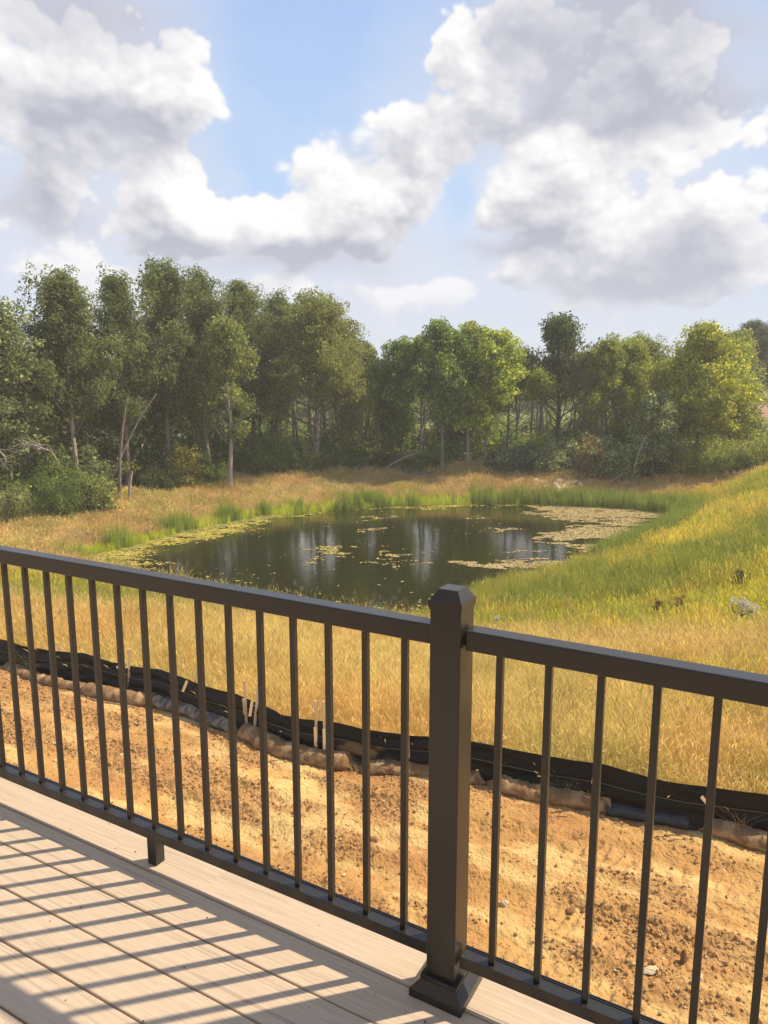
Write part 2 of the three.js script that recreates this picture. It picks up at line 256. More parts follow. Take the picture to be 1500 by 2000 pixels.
{
  const axis = (a, b, s, far) => { const v = []; for (let t = a; t <= b + 1e-6; t += s) v.push(t); let st = s * 2, t = a; const lo = []; while (t > -far) { t -= st; st *= 1.35; lo.push(t); } st = s * 2; t = b; while (t < far) { t += st; st *= 1.35; v.push(t); } return lo.reverse().concat(v); };
  const X = axis(-40, 46, 0.45, 1400), Z = axis(-82, 6, 0.45, 1400), pos = [], col = [], uv = [], idx = [];
  for (const z of Z) for (const x of X) {
    const far = Math.hypot(x, z + 30), zo = zones(x, z);
    let y = groundY(x, z); y = lerp(y, -4.5 + 6 * sst(0, 1, x / 300), sst(90, 220, far));
    const [d, n] = toDeck(x, z);
    if (d > -18 && d < 4.2 && n < -3.5 && n > -11 && fenceGap(x, z) < 0.25) y -= 0.22;
    let c = [0, 0, 0]; const add = (k, q) => { c = [c[0] + q[0] * k, c[1] + q[1] * k, c[2] + q[2] * k]; };
    add(zo.dirt, SOIL); add(zo.gold, [0.40, 0.29, 0.115]); add(zo.green, [0.15, 0.17, 0.045]); add(zo.yell, [0.27, 0.24, 0.06]); add(zo.tan, [0.42, 0.33, 0.17]);
    const v = 0.75 + 0.5 * f2(x * 1.3, z * 1.3, 4); c = c.map((q) => q * v);
    if (x > 33 && z < -64 && z > -88) c = mix3(c, [0.34, 0.21, 0.15], 0.9);                 // the heap of bare soil beyond the slope
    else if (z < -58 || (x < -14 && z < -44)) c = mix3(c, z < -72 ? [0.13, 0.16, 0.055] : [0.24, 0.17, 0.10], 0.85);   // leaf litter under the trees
    if (zo.sd < 0.15) c = [0.10, 0.08, 0.045];
    pos.push(x, y, z); col.push(...c); uv.push(x / 3, z / 3);
  }
  const nx = X.length; for (let j = 0; j < Z.length - 1; j++) for (let i = 0; i < nx - 1; i++) { const a = j * nx + i; idx.push(a, a + nx, a + 1, a + 1, a + nx, a + nx + 1); }
  const bump = tex(512, 512, periodic((u, v) => f2(u * 24, v * 24, 5)));
  struct('ground', geom(pos, idx, { color: col, uv }), new THREE.MeshStandardMaterial({ vertexColors: true, roughness: 1, bumpMap: bump, bumpScale: 0.06 }));
}
// ------------------------------------------------------------------ pond water
{
  const shape = new THREE.Shape(SHORE.map(([x, z]) => { const s = 1.008, cx = 2, cz = -39; return new THREE.Vector2(cx + (x - cx) * s, -(cz + (z - cz) * s)); }));
  const g = new THREE.ShapeGeometry(shape); g.rotateX(-Math.PI / 2); g.translate(0, WATER, 0);
  const p = g.attributes.position, uv = new Float32Array(p.count * 2); for (let i = 0; i < p.count; i++) { uv[i * 2] = p.getX(i) / 6; uv[i * 2 + 1] = p.getZ(i) / 6; } g.setAttribute('uv', new THREE.BufferAttribute(uv, 2)); g.computeVertexNormals();
  const ripple = tex(1024, 1024, periodic((u, v) => 0.6 * f2(u * 22, v * 34, 3) + 0.4 * f2(u * 70 + 4, v * 95, 2)));
  const m = new THREE.MeshPhysicalMaterial({ color: lin(0.022, 0.024, 0.008), roughness: 0.04, ior: 1.42, bumpMap: ripple, bumpScale: 0.006 });
  struct('pond_water', g, m);
}
// ------------------------------------------------------------------ bare soil between the deck and the silt fence: ruts, cleat prints, crust and crumbs
const soilRelief = (d, n) => {
  const wob = (f2(d * 0.25, n * 0.25, 2) - 0.5) * 1.1, q = n + wob + d * 0.05;
  const rut = (c, w) => Math.exp(-(((q - c) / w) ** 2));
  let h = (f2(d * 0.7, n * 0.9, 3) - 0.5) * 0.12 - 0.05 * rut(-7.15, 0.28) + 0.035 * rut(-6.75, 0.16) + 0.045 * rut(-7.55, 0.14) - 0.045 * rut(-8.5, 0.25) + 0.04 * rut(-8.85, 0.13) + 0.03 * rut(-8.1, 0.14);
  const loose = sst(0.46, 0.66, f2(d * 1.1 + 40, n * 2.4, 4));
  const cleat = (rut(-7.15, 0.32) + rut(-8.5, 0.3) + rut(-6.2, 0.25)) * sst(0.4, 0.6, f2(d * 0.6 + 9, n * 0.6, 2)) * (1 - loose);
  const w = (d * 1 + n * 0.25) / 0.17 + (f2(d * 3, n * 3, 2) - 0.5) * 1.6, tri = Math.abs(w - Math.floor(w) - 0.5) * 2;
  h += cleat * sst(0.35, 0.65, tri) * 0.042;
  const cr = Math.abs(2 * f2(d * 4.2 + 60, n * 6.5, 3) - 1); h -= (1 - loose) * sst(0.07, 0.0, cr) * 0.022;
  h += (f2(d * 5, n * 6, 3) - 0.5) * 0.036 + loose * (f2(d * 13, n * 13, 3) - 0.5) * 0.06 + loose * (f2(d * 30, n * 30, 2) - 0.5) * 0.05 + (f2(d * 20 + 7, n * 22, 4) - 0.5) * 0.024;
  return { h, loose, cleat };
};
const soilY = (x, z) => { const [d, n] = toDeck(x, z); return groundY(x, z) + soilRelief(d, n).h + 0.02; };
{
  const d0 = -17, d1 = 3.4, n0 = -11.2, n1 = -4.6, s = 0.018, nx = Math.round((d1 - d0) / s), nz = Math.round((n1 - n0) / s), pos = new Float32Array((nx + 1) * (nz + 1) * 3), col = new Float32Array(pos.length), uv = new Float32Array((nx + 1) * (nz + 1) * 2), idx = [];
  for (let j = 0; j <= nz; j++) for (let i = 0; i <= nx; i++) {
    const d = d0 + i * s, n = n0 + j * s, [x, z] = toWorld(d, n), r = soilRelief(d, n), o = (j * (nx + 1) + i) * 3;
    const rim = Math.min(sst(d0, d0 + 0.8, d), sst(d1, d1 - 0.8, d), sst(n1, n1 - 0.6, n), sst(0.75, 0.25, fenceGap(x, z)));
    pos[o] = x; pos[o + 1] = groundY(x, z) + r.h + 0.02 - 0.35 * (1 - rim); pos[o + 2] = z;
    const crust = sst(0.42, 0.62, f2(d * 0.9 + 3, n * 2.1 + 8, 5)) * (1 - r.loose * 0.8), damp = sst(0.5, 0.72, f2(d * 0.5 + 77, n * 0.9, 4));
    let c = mix3([0.40, 0.225, 0.07], [0.54, 0.38, 0.15], crust * 0.8 + r.cleat * 0.45); c = mix3(c, [0.31, 0.145, 0.05], damp * 0.6 * (1 - crust)); c = mix3(c, [0.31, 0.17, 0.066], r.loose * 0.45);
    const v = 0.86 + 0.28 * f2(d * 9, n * 9, 3); col[o] = c[0] * v; col[o + 1] = c[1] * v; col[o + 2] = c[2] * v;
    uv[o / 3 * 2] = d / 1.5; uv[o / 3 * 2 + 1] = n / 1.5;
  }
  for (let j = 0; j < nz; j++) for (let i = 0; i < nx; i++) { const a = j * (nx + 1) + i, b = a + nx + 1; idx.push(a, b, a + 1, a + 1, b, b + 1); }
  const g = new THREE.BufferGeometry(); g.setAttribute('position', new THREE.BufferAttribute(pos, 3)); g.setAttribute('color', new THREE.BufferAttribute(col, 3)); g.setAttribute('uv', new THREE.BufferAttribute(uv, 2)); g.setIndex(idx); g.computeVertexNormals();
  const grit = tex(512, 512, periodic((u, v) => f2(u * 60, v * 60, 4)));
  struct('bare_soil', g, new THREE.MeshStandardMaterial({ vertexColors: true, roughness: 1, bumpMap: grit, bumpScale: 0.035 }));
}

// ------------------------------------------------------------------ deck
const deckFrame = (name) => { const o = new THREE.Group(); o.name = numbered(name); o.rotation.y = TURN; scene.add(o); return o; };
{
  const deck = deckFrame('deck'); deck.userData.kind = 'structure';
  const grain = (seed) => (u, v) => {       // u along the board (2.4 m), v across (0.14 m)
    const a = f2(u * 9 + seed, v * 26 + seed * 3, 3), b = f2(u * 30 + seed, v * 150, 3), w = f2(u * 3 + seed * 7, v * 5 + (f2(u * 2, seed, 2) - 0.5) * 3, 3);
    const dark = sst(0.60, 0.74, f2(u * 2.2 + seed * 2, v * 34 + (f2(u * 1.3 + seed, 3, 2) - 0.5) * 7, 4)) * sst(0.5, 0.66, w);
    let c = mix3([0.43, 0.345, 0.262], [0.525, 0.435, 0.335], a); c = mix3(c, [0.35, 0.28, 0.21], sst(0.5, 0.7, b) * 0.6); return mix3(c, [0.24, 0.19, 0.145], dark * 0.75);
  };
  const bumpT = tex(1024, 128, (u, v) => 0.6 * f2(u * 60, v * 120, 2) + 0.4 * f2(u * 14, v * 60, 2));
  const mats = [0, 1, 2].map((k) => new THREE.MeshStandardMaterial({ map: tex(1024, 256, grain(k * 13 + 2), true), bumpMap: bumpT, bumpScale: 0.0008, roughness: 0.72 }));
  const X0 = -5.2, X1 = 2.6, WID = 0.1397, PITCH = 0.1445, TH = 0.025;
  const board = (z0, w, k) => {      // rounded upper edges, grooved sides
    const prof = [[-w / 2, -TH], [-w / 2, -0.016], [-w / 2 + 0.006, -0.0155], [-w / 2 + 0.006, -0.0095], [-w / 2, -0.009], [-w / 2, -0.004], [-w / 2 + 0.0012, -0.0012], [-w / 2 + 0.004, 0]];
    const P = prof.concat(prof.slice().reverse().map(([a, b]) => [-a, b])), pos = [], uv = [], idx = []; let acc = 0;
    for (let i = 0; i <= P.length; i++) { const a = P[i % P.length], b = P[(i + P.length - 1) % P.length]; if (i) acc += Math.hypot(a[0] - b[0], a[1] - b[1]); for (const x of [X0, X1]) { pos.push(x, a[1], z0 + a[0]); uv.push((x - X0) / 2.4 + k * 0.37, acc / 0.14 + k * 0.21); } }
    for (let i = 0; i < P.length; i++) { const q = i * 2; idx.push(q, q + 1, q + 2, q + 1, q + 3, q + 2); }
    for (const e of [0, 1]) { const c = pos.length / 3; pos.push(e ? X1 : X0, -TH / 2, z0); uv.push(0, 0); for (let i = 0; i < P.length; i++) e ? idx.push(c, i * 2 + 3, i * 2 + 1) : idx.push(c, i * 2, i * 2 + 2); }
    const g = flat(geom(pos, idx, { uv })); return g;
  };
  // the outermost board lies under the railing; gaps at z = -1.548 + k * PITCH
  for (let k = -1; k < 22; k++) part('deck_board', board(-1.548 + (k + 0.5) * PITCH, WID, k + 5), mats[(k * 7 + 8) % 3], deck);
  const frameMat = new THREE.MeshStandardMaterial({ color: lin(0.30, 0.23, 0.14), roughness: 0.9 });
  for (let x = X0 + 0.1; x < X1; x += 0.4064) part('deck_joist', box(0.038, 0.235, 3.12, x, -TH - 0.119, -0.06, 0), frameMat, deck);
  part('rim_board', box(X1 - X0 - 0.01, 0.2, 0.02, (X0 + X1) / 2, -0.132, -1.6455, 0.002), new THREE.MeshStandardMaterial({ color: lin(0.05, 0.045, 0.04), roughness: 0.6 }), deck);
}
// the wall of the house that the deck is built on, behind the camera: it darkens the shade on the deck
{
  const h = deckFrame('house_wall'); h.userData.kind = 'structure';
  const sid = new THREE.MeshStandardMaterial({ color: lin(0.36, 0.365, 0.365), roughness: 0.8 }), glass = new THREE.MeshStandardMaterial({ color: lin(0.02, 0.022, 0.025), roughness: 0.08 }), trim = new THREE.MeshStandardMaterial({ color: lin(0.6, 0.59, 0.57), roughness: 0.6 });
  part('wall', box(13, 10.6, 0.2, -1.3, 1.3, 1.80, 0), sid, h);
  for (let k = 0; k < 38; k++) { const s = part('siding', new THREE.BoxGeometry(13, 0.17, 0.014), sid, h); s.position.set(-1.3, 0.2 + k * 0.165, 1.692); s.rotation.x = -0.05; }
  for (const x of [-1.6, 0.1]) { const f = part('window_frame', box(1.5, 2.1, 0.06, x, 1.08, 1.66, 0.004), trim, h); part('pane', box(1.3, 1.9, 0.02, x, 1.08, 1.625, 0), glass, f); }
}
// ------------------------------------------------------------------ railing
{
  const rail = deckFrame('deck_railing'); tag(rail, 'dark bronze metal deck railing with square balusters and a capped post', 'railing');
  const coat = tex(256, 256, periodic((u, v) => f2(u * 90, v * 90, 2)));
  const M = new THREE.MeshPhysicalMaterial({ color: lin(0.0175, 0.017, 0.0175), roughness: 0.38, specularIntensity: 0.8, bumpMap: coat, bumpScale: 0.0001, clearcoat: 0.3, clearcoatRoughness: 0.2 });
  const N0 = -1.595;
  const frustum = (w0, w1, h, x, y, z) => { const g = new THREE.CylinderGeometry(w1 / Math.SQRT2, w0 / Math.SQRT2, h, 4, 1); g.rotateY(Math.PI / 4); g.translate(x, y + h / 2, z); return flat(g); };
  const ng = (g) => { const h = g.index ? g.toNonIndexed() : g; for (const k of Object.keys(h.attributes)) if (!['position', 'normal', 'uv'].includes(k)) h.deleteAttribute(k); return h; };
  const merge = (l) => mergeGeometries(l.map(ng));
  const makePost = (x) => {
    const p = part('post', box(0.081, 1.062, 0.081, x, 0.531, N0, 0.003), M, rail);
    part('post_cap', merge([box(0.0885, 0.019, 0.0885, x, 1.0655, N0, 0.0012), frustum(0.082, 0.05, 0.0255, x, 1.0752, N0), box(0.0845, 0.006, 0.0845, x, 1.0535, N0, 0.001)]), M, p);
    part('base_trim', merge([box(0.148, 0.024, 0.148, x, 0.012, N0, 0.0012), frustum(0.146, 0.104, 0.021, x, 0.0243, N0), box(0.104, 0.013, 0.104, x, 0.0515, N0, 0.0015)]), M, p);
  };
  makePost(-0.714); makePost(-0.714 - 2.14); makePost(-0.714 + 1.95);
  const panel = (x0, x1, first, pitch, count) => {
    part('top_rail', box(x1 - x0, 0.0505, 0.05, (x0 + x1) / 2, 0.9815, N0, 0.004), M, rail);
    part('bottom_rail', merge([box(x1 - x0, 0.034, 0.044, (x0 + x1) / 2, 0.111, N0, 0.002), box(x1 - x0, 0.004, 0.003, (x0 + x1) / 2, 0.1295, N0 - 0.0195, 0), box(x1 - x0, 0.0025, 0.003, (x0 + x1) / 2, 0.1288, N0 - 0.0145, 0)]), M, rail);
    for (let k = 0; k < count; k++) part('baluster', box(0.0165, 0.829, 0.0165, first + k * pitch + 0.00825, 0.5425, N0, 0.0012), M, rail);
  };
  panel(-0.714 - 2.14 + 0.043, -0.757, -0.851 - 0.1173 * 16, 0.1173, 17);
  panel(-0.668, -0.714 + 1.95 - 0.044, -0.5952, 0.1186, 15);
  part('foot_block', box(0.038, 0.094, 0.04, -1.786, 0.047, N0, 0.002), M, rail);
  part('foot_block', box(0.038, 0.094, 0.04, 0.26, 0.047, N0, 0.002), M, rail);
}
// ------------------------------------------------------------------ silt fence, its stakes and the filter socks at its foot
{
  const pts = []; const curve = new THREE.CatmullRomCurve3(FENCE.slice(1, 21).map(([x, z]) => new THREE.Vector3(x, 0, z - 0.02))); const N = 900; for (let i = 0; i <= N; i++) pts.push(curve.getPointAt(i / N));
  const fence = thing('silt_fence', 'low black fabric silt fence with wooden stakes along the bare soil', 'silt fence');
  const ROWS = 26, pos = [], idx = [], col = [], uv = []; let acc = 0;
  for (let i = 0; i <= N; i++) {
    const p = pts[i], a = pts[Math.max(0, i - 1)], b = pts[Math.min(N, i + 1)], tx = b.x - a.x, tz = b.z - a.z, L = Math.hypot(tx, tz), nx = -tz / L, nz = tx / L; acc = i * 0.034;
    const gy = groundY(p.x, p.z), sag = (f2(acc * 0.45, 3, 2) - 0.5) * 0.12 - 0.05 * Math.abs(Math.sin(acc * 1.35)), top = 0.64 + sag;
    for (let k = 0; k <= ROWS; k++) {
      const t = k / ROWS, y = gy - 0.06 + (top + 0.06) * t;
      const fold = (f2(acc * 0.8, t * 9 + (f2(acc * 0.6, 7, 2) - 0.5) * 7, 3) - 0.5) * 0.075 * (0.3 + t) + (f2(acc * 5, t * 4 + 11, 2) - 0.5) * 0.016 + (1 - t) * 0.06 + Math.sin(t * 21 + f2(acc * 0.5, 1, 2) * 9) * 0.012;
      pos.push(p.x + nx * fold, y, p.z + nz * fold); uv.push(acc, t * 0.6);
      const soiled = sst(0.55, 0.62, f2(acc * 1.1 + 30, t * 2.2, 4) + ((p.x > -1.6 && p.x < 0.9) ? 0.17 : -0.2) - t * 0.12), edge = sst(0.05, 0.22, 1 - t);
      const c = mix3([0.007, 0.007, 0.0075], [0.19, 0.125, 0.062], soiled * 0.9 * edge); col.push(...c);
    }
  }
  for (let i = 0; i < N; i++) for (let k = 0; k < ROWS; k++) { const a = i * (ROWS + 1) + k, b = a + ROWS + 1; idx.push(a, b, a + 1, a + 1, b, b + 1); }
  const weave = tex(256, 256, (u, v) => 0.5 + 0.25 * Math.sin(u * 6.2832 * 64) + 0.25 * Math.sin(v * 6.2832 * 64));
  part('fabric', geom(pos, idx, { color: col, uv }), new THREE.MeshPhysicalMaterial({ vertexColors: true, roughness: 0.5, specularIntensity: 0.45, side: THREE.DoubleSide, bumpMap: weave, bumpScale: 0.0006 }), fence);
  // the cord woven along the fabric
  const cord = []; for (let i = 0; i <= N; i += 6) { const k = i * (ROWS + 1) + 17, j = k * 3; const p = pts[i], a = pts[Math.max(0, i - 1)], b = pts[Math.min(N, i + 1)], L = Math.hypot(b.x - a.x, b.z - a.z); cord.push([pos[j] - (b.z - a.z) / L * 0.02, pos[j + 1], pos[j + 2] + (b.x - a.x) / L * 0.02, 0.0035]); }
  part('cord', limb(cord, 5), new THREE.MeshStandardMaterial({ color: lin(0.16, 0.17, 0.13), roughness: 0.7 }), fence);
  const wood = tex(64, 512, (u, v) => mix3([0.50, 0.37, 0.22], [0.68, 0.54, 0.35], f2(u * 22, v * 3, 3)), true);
  const woodM = new THREE.MeshStandardMaterial({ map: wood, roughness: 0.85 });
  const stake = (x, z, h, lean, roll, drop, batten) => {
    const g = groundY(x, z), s = part('stake', new THREE.BoxGeometry(0.038, h + 0.3, 0.03), woodM, fence); s.position.set(x, g + (h - 0.3) / 2, z + 0.02); s.rotation.set(roll, 0.43, lean);
    if (batten) { const b = part('batten', new THREE.BoxGeometry(0.045, batten[2], 0.012), woodM, fence); b.position.set(x + batten[0], g + batten[1], z + 0.16); b.rotation.set(-0.12, 0.43, batten[3]); }
  };
  // x, z, height, lean, roll, -, batten [dx, y, length, angle]
  const STAKES = [[-6.53,-14.31,0.76,0.06,0,0],[-4.89,-13.5,0.92,-0.08,0,0,[-0.05,0.62,0.22,1.5]],[-3.43,-12.61,0.86,-0.2,0.05,0,[-0.1,0.60,0.2,-0.4]],[-2.31,-11.71,1.0,0.02,0,0,[0.0,0.60,0.26,0.08]],[-2.14,-11.6,0.98,-0.12,0,0,[-0.04,0.60,0.24,-0.16]],[-1.06,-10.89,0.98,0.0,0,0,[0.0,0.46,0.3,0.03]],[-0.92,-10.82,1.0,0.02,0,0,[0.0,0.44,0.32,0.02]],[0.37,-10.41,0.74,0.05,0,0],[2.88,-9.38,0.88,-0.1,0,0,[-0.06,0.62,0.25,-0.22]],[4.24,-8.94,0.96,0.02,0,0,[-0.1,0.52,0.24,0.75]],[7.2,-7.9,0.9,0.05,0,0],[-9.1,-15.4,0.85,0.05,0,0]];
  for (const q of STAKES) stake(...q);
}
// filter socks: each a tube of its own, tied at the ends
{
  const r = rng(5);
  const weaveC = (base, dust, seed) => tex(512, 256, (u, v) => { const d = sst(0.42, 0.66, f2(u * 7 + seed, v * 5, 4)), w = 0.86 + 0.28 * f2(u * 110, v * 60, 2), c = mix3(base, dust, d); return [c[0] * w, c[1] * w, c[2] * w]; }, true);
  const burlapT = weaveC([0.20, 0.115, 0.05], [0.36, 0.235, 0.115], 2), greyT = weaveC([0.075, 0.072, 0.07], [0.26, 0.20, 0.14], 9);
  const bumpT = tex(512, 256, (u, v) => 0.5 * f2(u * 14, v * 26, 3) + 0.5 * f2(u * 120, v * 70, 2));
  const burlap = new THREE.MeshStandardMaterial({ map: burlapT, bumpMap: bumpT, bumpScale: 0.012, roughness: 0.95 }), grey = new THREE.MeshStandardMaterial({ map: greyT, bumpMap: bumpT, bumpScale: 0.014, roughness: 0.75 });
  const black = new THREE.MeshStandardMaterial({ color: lin(0.028, 0.03, 0.034), bumpMap: bumpT, bumpScale: 0.02, roughness: 0.33 });
  const sock = (label, path, rad, mat, seed, squash = 0.82, tie = [1, 1], group) => {
    const c = new THREE.CatmullRomCurve3(path.map(([x, z]) => new THREE.Vector3(x, 0, z))), len = c.getLength(), n = Math.max(24, Math.round(len / 0.03)), S = 28, pos = [], uv = [], idx = [];
    for (let i = 0; i <= n; i++) {
      const t = i / n, p = c.getPointAt(t), q = c.getTangentAt(t), nx = -q.z, nz = q.x, e0 = t * len, e1 = (1 - t) * len;
      const end = Math.min(tie[0] ? sst(-0.02, 0.16, e0) : 1, tie[1] ? sst(-0.02, 0.16, e1) : 1), knot = Math.max(tie[0] ? Math.exp(-(((e0 - 0.05) / 0.03) ** 2)) : 0, tie[1] ? Math.exp(-(((e1 - 0.05) / 0.03) ** 2)) : 0);
      const R = rad * (0.42 + 0.58 * end) * (1 - knot * 0.3) * (0.95 + 0.14 * f2(e0 * 1.2 + seed, seed, 3)), gy = soilY(p.x, p.z) - 0.02;
      for (let k = 0; k <= S; k++) {
        const a = (k % S) / S * 2 * Math.PI, wr = 1 + (f2(e0 * 4 + seed, Math.cos(a) * 2.2 + 5, 3) - 0.5) * 0.16 + (f3(e0 * 20, Math.cos(a) * 4, Math.sin(a) * 4 + seed, 2) - 0.5) * 0.12 + (1 - end) * 0.25 * Math.sin(a * 7 + seed);
        const cy = Math.sin(a) * R * squash * wr, yy = Math.max(-R * squash * 0.8, cy);
        pos.push(p.x + nx * Math.cos(a) * R * wr * 1.08, gy + R * squash * 0.8 + yy, p.z + nz * Math.cos(a) * R * wr * 1.08); uv.push(e0 / 0.9, k / S);
      }
    }
    for (let i = 0; i < n; i++) for (let k = 0; k < S; k++) { const a = i * (S + 1) + k, b = a + S + 1; idx.push(a, b, a + 1, a + 1, b, b + 1); }
    for (const e of [0, 1]) { const o = e * n * (S + 1), cidx = pos.length / 3, p = c.getPointAt(e); pos.push(p.x, soilY(p.x, p.z) + rad * 0.5, p.z); uv.push(0, 0); for (let k = 0; k < S; k++) e ? idx.push(o + k, cidx, o + k + 1) : idx.push(o + k + 1, cidx, o + k); }
    const m = part('filter_sock', geom(pos, idx, { uv }), mat); tag(m, label, 'filter sock', group); return m;
  };
  const G = 'filter socks along the foot of the silt fence';
  sock('thin brown burlap filter sock at the far left end of the silt fence', [[-7.9,-14.75],[-7.3,-14.35],[-6.2,-13.7],[-5.6,-13.4]], 0.115, burlap, 3, 0.75, [1, 1], G);
  sock('brown burlap filter sock tied in a bunched knot, with a loose hem along its front', [[-5.65,-13.38],[-5.2,-13.15],[-4.6,-13.0],[-4.12,-12.96]], 0.15, burlap, 11, 0.85, [0, 1], G);
  sock('thin loose strip of brown burlap lying in front of the knotted sock', [[-5.85,-13.3],[-5.35,-12.98],[-4.9,-12.82],[-4.5,-12.80]], 0.035, burlap, 17, 0.7, [0, 0], G);
  sock('grey dusty filter sock between the knotted sock and the plump tan one', [[-4.4,-13.05],[-3.9,-12.8],[-3.1,-12.28],[-2.46,-11.78]], 0.135, grey, 23, 0.85, [1, 1], G);
  sock('plump tan burlap filter sock running below the pairs of stakes', [[-2.42,-11.76],[-2.0,-11.36],[-1.5,-10.95],[-0.95,-10.66],[-0.45,-10.46]], 0.155, burlap, 31, 0.88, [1, 1], G);
  sock('grey crumpled filter sock lying against the fence behind the plump tan one', [[-1.35,-11.02],[-0.9,-10.86],[-0.4,-10.62]], 0.10, grey, 37, 0.9, [0, 1], G);
  sock('flattened wrinkled tan filter sock just left of the railing post', [[-0.42,-10.44],[-0.1,-10.38],[0.35,-10.32],[0.75,-10.26]], 0.13, burlap, 43, 0.7, [1, 0], G);
  sock('short end of brown filter sock just right of the railing post', [[0.7,-10.28],[1.1,-10.14],[1.48,-9.94]], 0.125, burlap, 47, 0.75, [0, 1], G);
  sock('long tan filter sock with a grey worn patch right of the railing post', [[1.5,-9.93],[1.9,-9.70],[2.4,-9.52],[3.1,-9.34]], 0.14, burlap, 53, 0.82, [1, 0], G);
  sock('black shiny plastic filter sock with a torn wrinkled end', [[3.02,-9.32],[3.4,-9.24],[3.8,-9.12],[4.14,-8.98]], 0.14, black, 59, 0.72, [0, 1], G);
  sock('brown filter sock tied beside the black one at the right end of the fence', [[4.16,-8.98],[4.5,-8.80],[5.0,-8.52],[5.9,-8.1]], 0.145, burlap, 61, 0.8, [1, 0], G);
}
// ------------------------------------------------------------------ crumbs of soil, and the stones and stub that can be told apart
function lump(seed, detail = 1, rough = 0.35) {
  const g = new THREE.IcosahedronGeometry(1, detail), p = g.attributes.position; for (let i = 0; i < p.count; i++) { const x = p.getX(i), y = p.getY(i), z = p.getZ(i), k = 1 + (f3(x * 1.3 + seed, y * 1.3, z * 1.3 + seed, 3) - 0.5) * 2 * rough; p.setXYZ(i, x * k, y * k, z * k); } g.computeVertexNormals(); return g;
}
{
  const r = rng(91), soilM = new THREE.MeshStandardMaterial({ color: 0xffffff, roughness: 1 });
  for (let v = 0; v < 3; v++) {
    const list = [];
    for (let k = 0; k < 130000 && list.length < 11000; k++) {
      const d = -16 + r() * 18.6, n = -10.4 + r() * 5, [x, z] = toWorld(d, n); if (fenceGap(x, z) > -0.3) continue;
      const q = soilRelief(d, n); if (r() > q.loose * 0.9 + 0.06) continue;
      const s = 0.004 + 0.021 * Math.pow(r(), 5), t = 0.75 + r() * 0.5, pale = r() < 0.12;
      list.push({ m: mat4(x, groundY(x, z) + q.h + 0.02 + s * 0.35, z, r() * 6, r() * 6, r() * 6, s, s * (0.6 + r() * 0.4), s * (0.7 + r() * 0.5)), c: pale ? [0.52 * t, 0.38 * t, 0.2 * t] : [0.39 * t, 0.225 * t, 0.085 * t] });
    }
    tag(instances('soil_crumbs', lump(v * 9 + 1, 0, 0.5), soilM, list), ['small crumbs of loose brown soil scattered over the bare earth', 'rounded clods of dry soil scattered along the wheel ruts', 'broken bits of dry crust and gravel on the bare earth'][v], 'soil', null, 'stuff');
  }
  const stoneM = new THREE.MeshStandardMaterial({ color: lin(0.50, 0.41, 0.28), roughness: 0.95, bumpMap: tex(128, 128, periodic((u, v) => f2(u * 12, v * 12, 4))), bumpScale: 0.02 }), clodM = new THREE.MeshStandardMaterial({ color: lin(0.20, 0.10, 0.045), roughness: 1 });
  const rock = (name, label, cat, x, z, sx, sy, sz, ry, m, seed, dy = 0.3) => { const g = lump(seed, 3, 0.5); const o = part(name, g, m); o.scale.set(sx, sy, sz); o.rotation.y = ry; o.position.set(x, soilY(x, z) + sy * dy, z); tag(o, label, cat); };
  // name, label, category, x, z, three half sizes, turn, dark?, seed, lift
  const STONES = [['stone', 'pale flat stone on the bare soil behind the fifth baluster right of the post', 'stone', 2.59, -6.36, 0.085, 0.022, 0.045, 0.3, 0, 3], ['stone', 'small pale stone beside the flat one, farther to the right', 'stone', 3.06, -6.36, 0.05, 0.03, 0.04, 1, 0, 5],
    ['stone', 'pale stone standing against the black fabric at the left end of the fence', 'stone', -4.78, -13.5, 0.085, 0.10, 0.06, 0.4, 0, 8, 0.9], ['stone', 'rounded stone on the crumbly soil just right of the post', 'stone', 1.33, -7.35, 0.045, 0.034, 0.04, 2, 0, 11],
    ['soil_clod', 'dark upright clod of earth standing on the bare soil at the lower right', 'clod', 3.0, -6.58, 0.034, 0.085, 0.03, 0.5, 1, 14, 0.7], ['soil_clod', 'dark round clod of earth right of the post', 'clod', 2.03, -7.25, 0.05, 0.04, 0.045, 1.2, 1, 17], ['soil_clod', 'large brown clod of earth beside the plump tan filter sock', 'clod', -1.75, -11.45, 0.1, 0.06, 0.07, 0.2, 1, 21], ['soil_clod', 'brown clod of earth left of the railing post', 'clod', -0.13, -8.45, 0.055, 0.045, 0.05, 0.9, 1, 23]];
  for (const q of STONES) rock(...q.slice(0, 9), q[9] ? clodM : stoneM, q[10], q[11]);
}

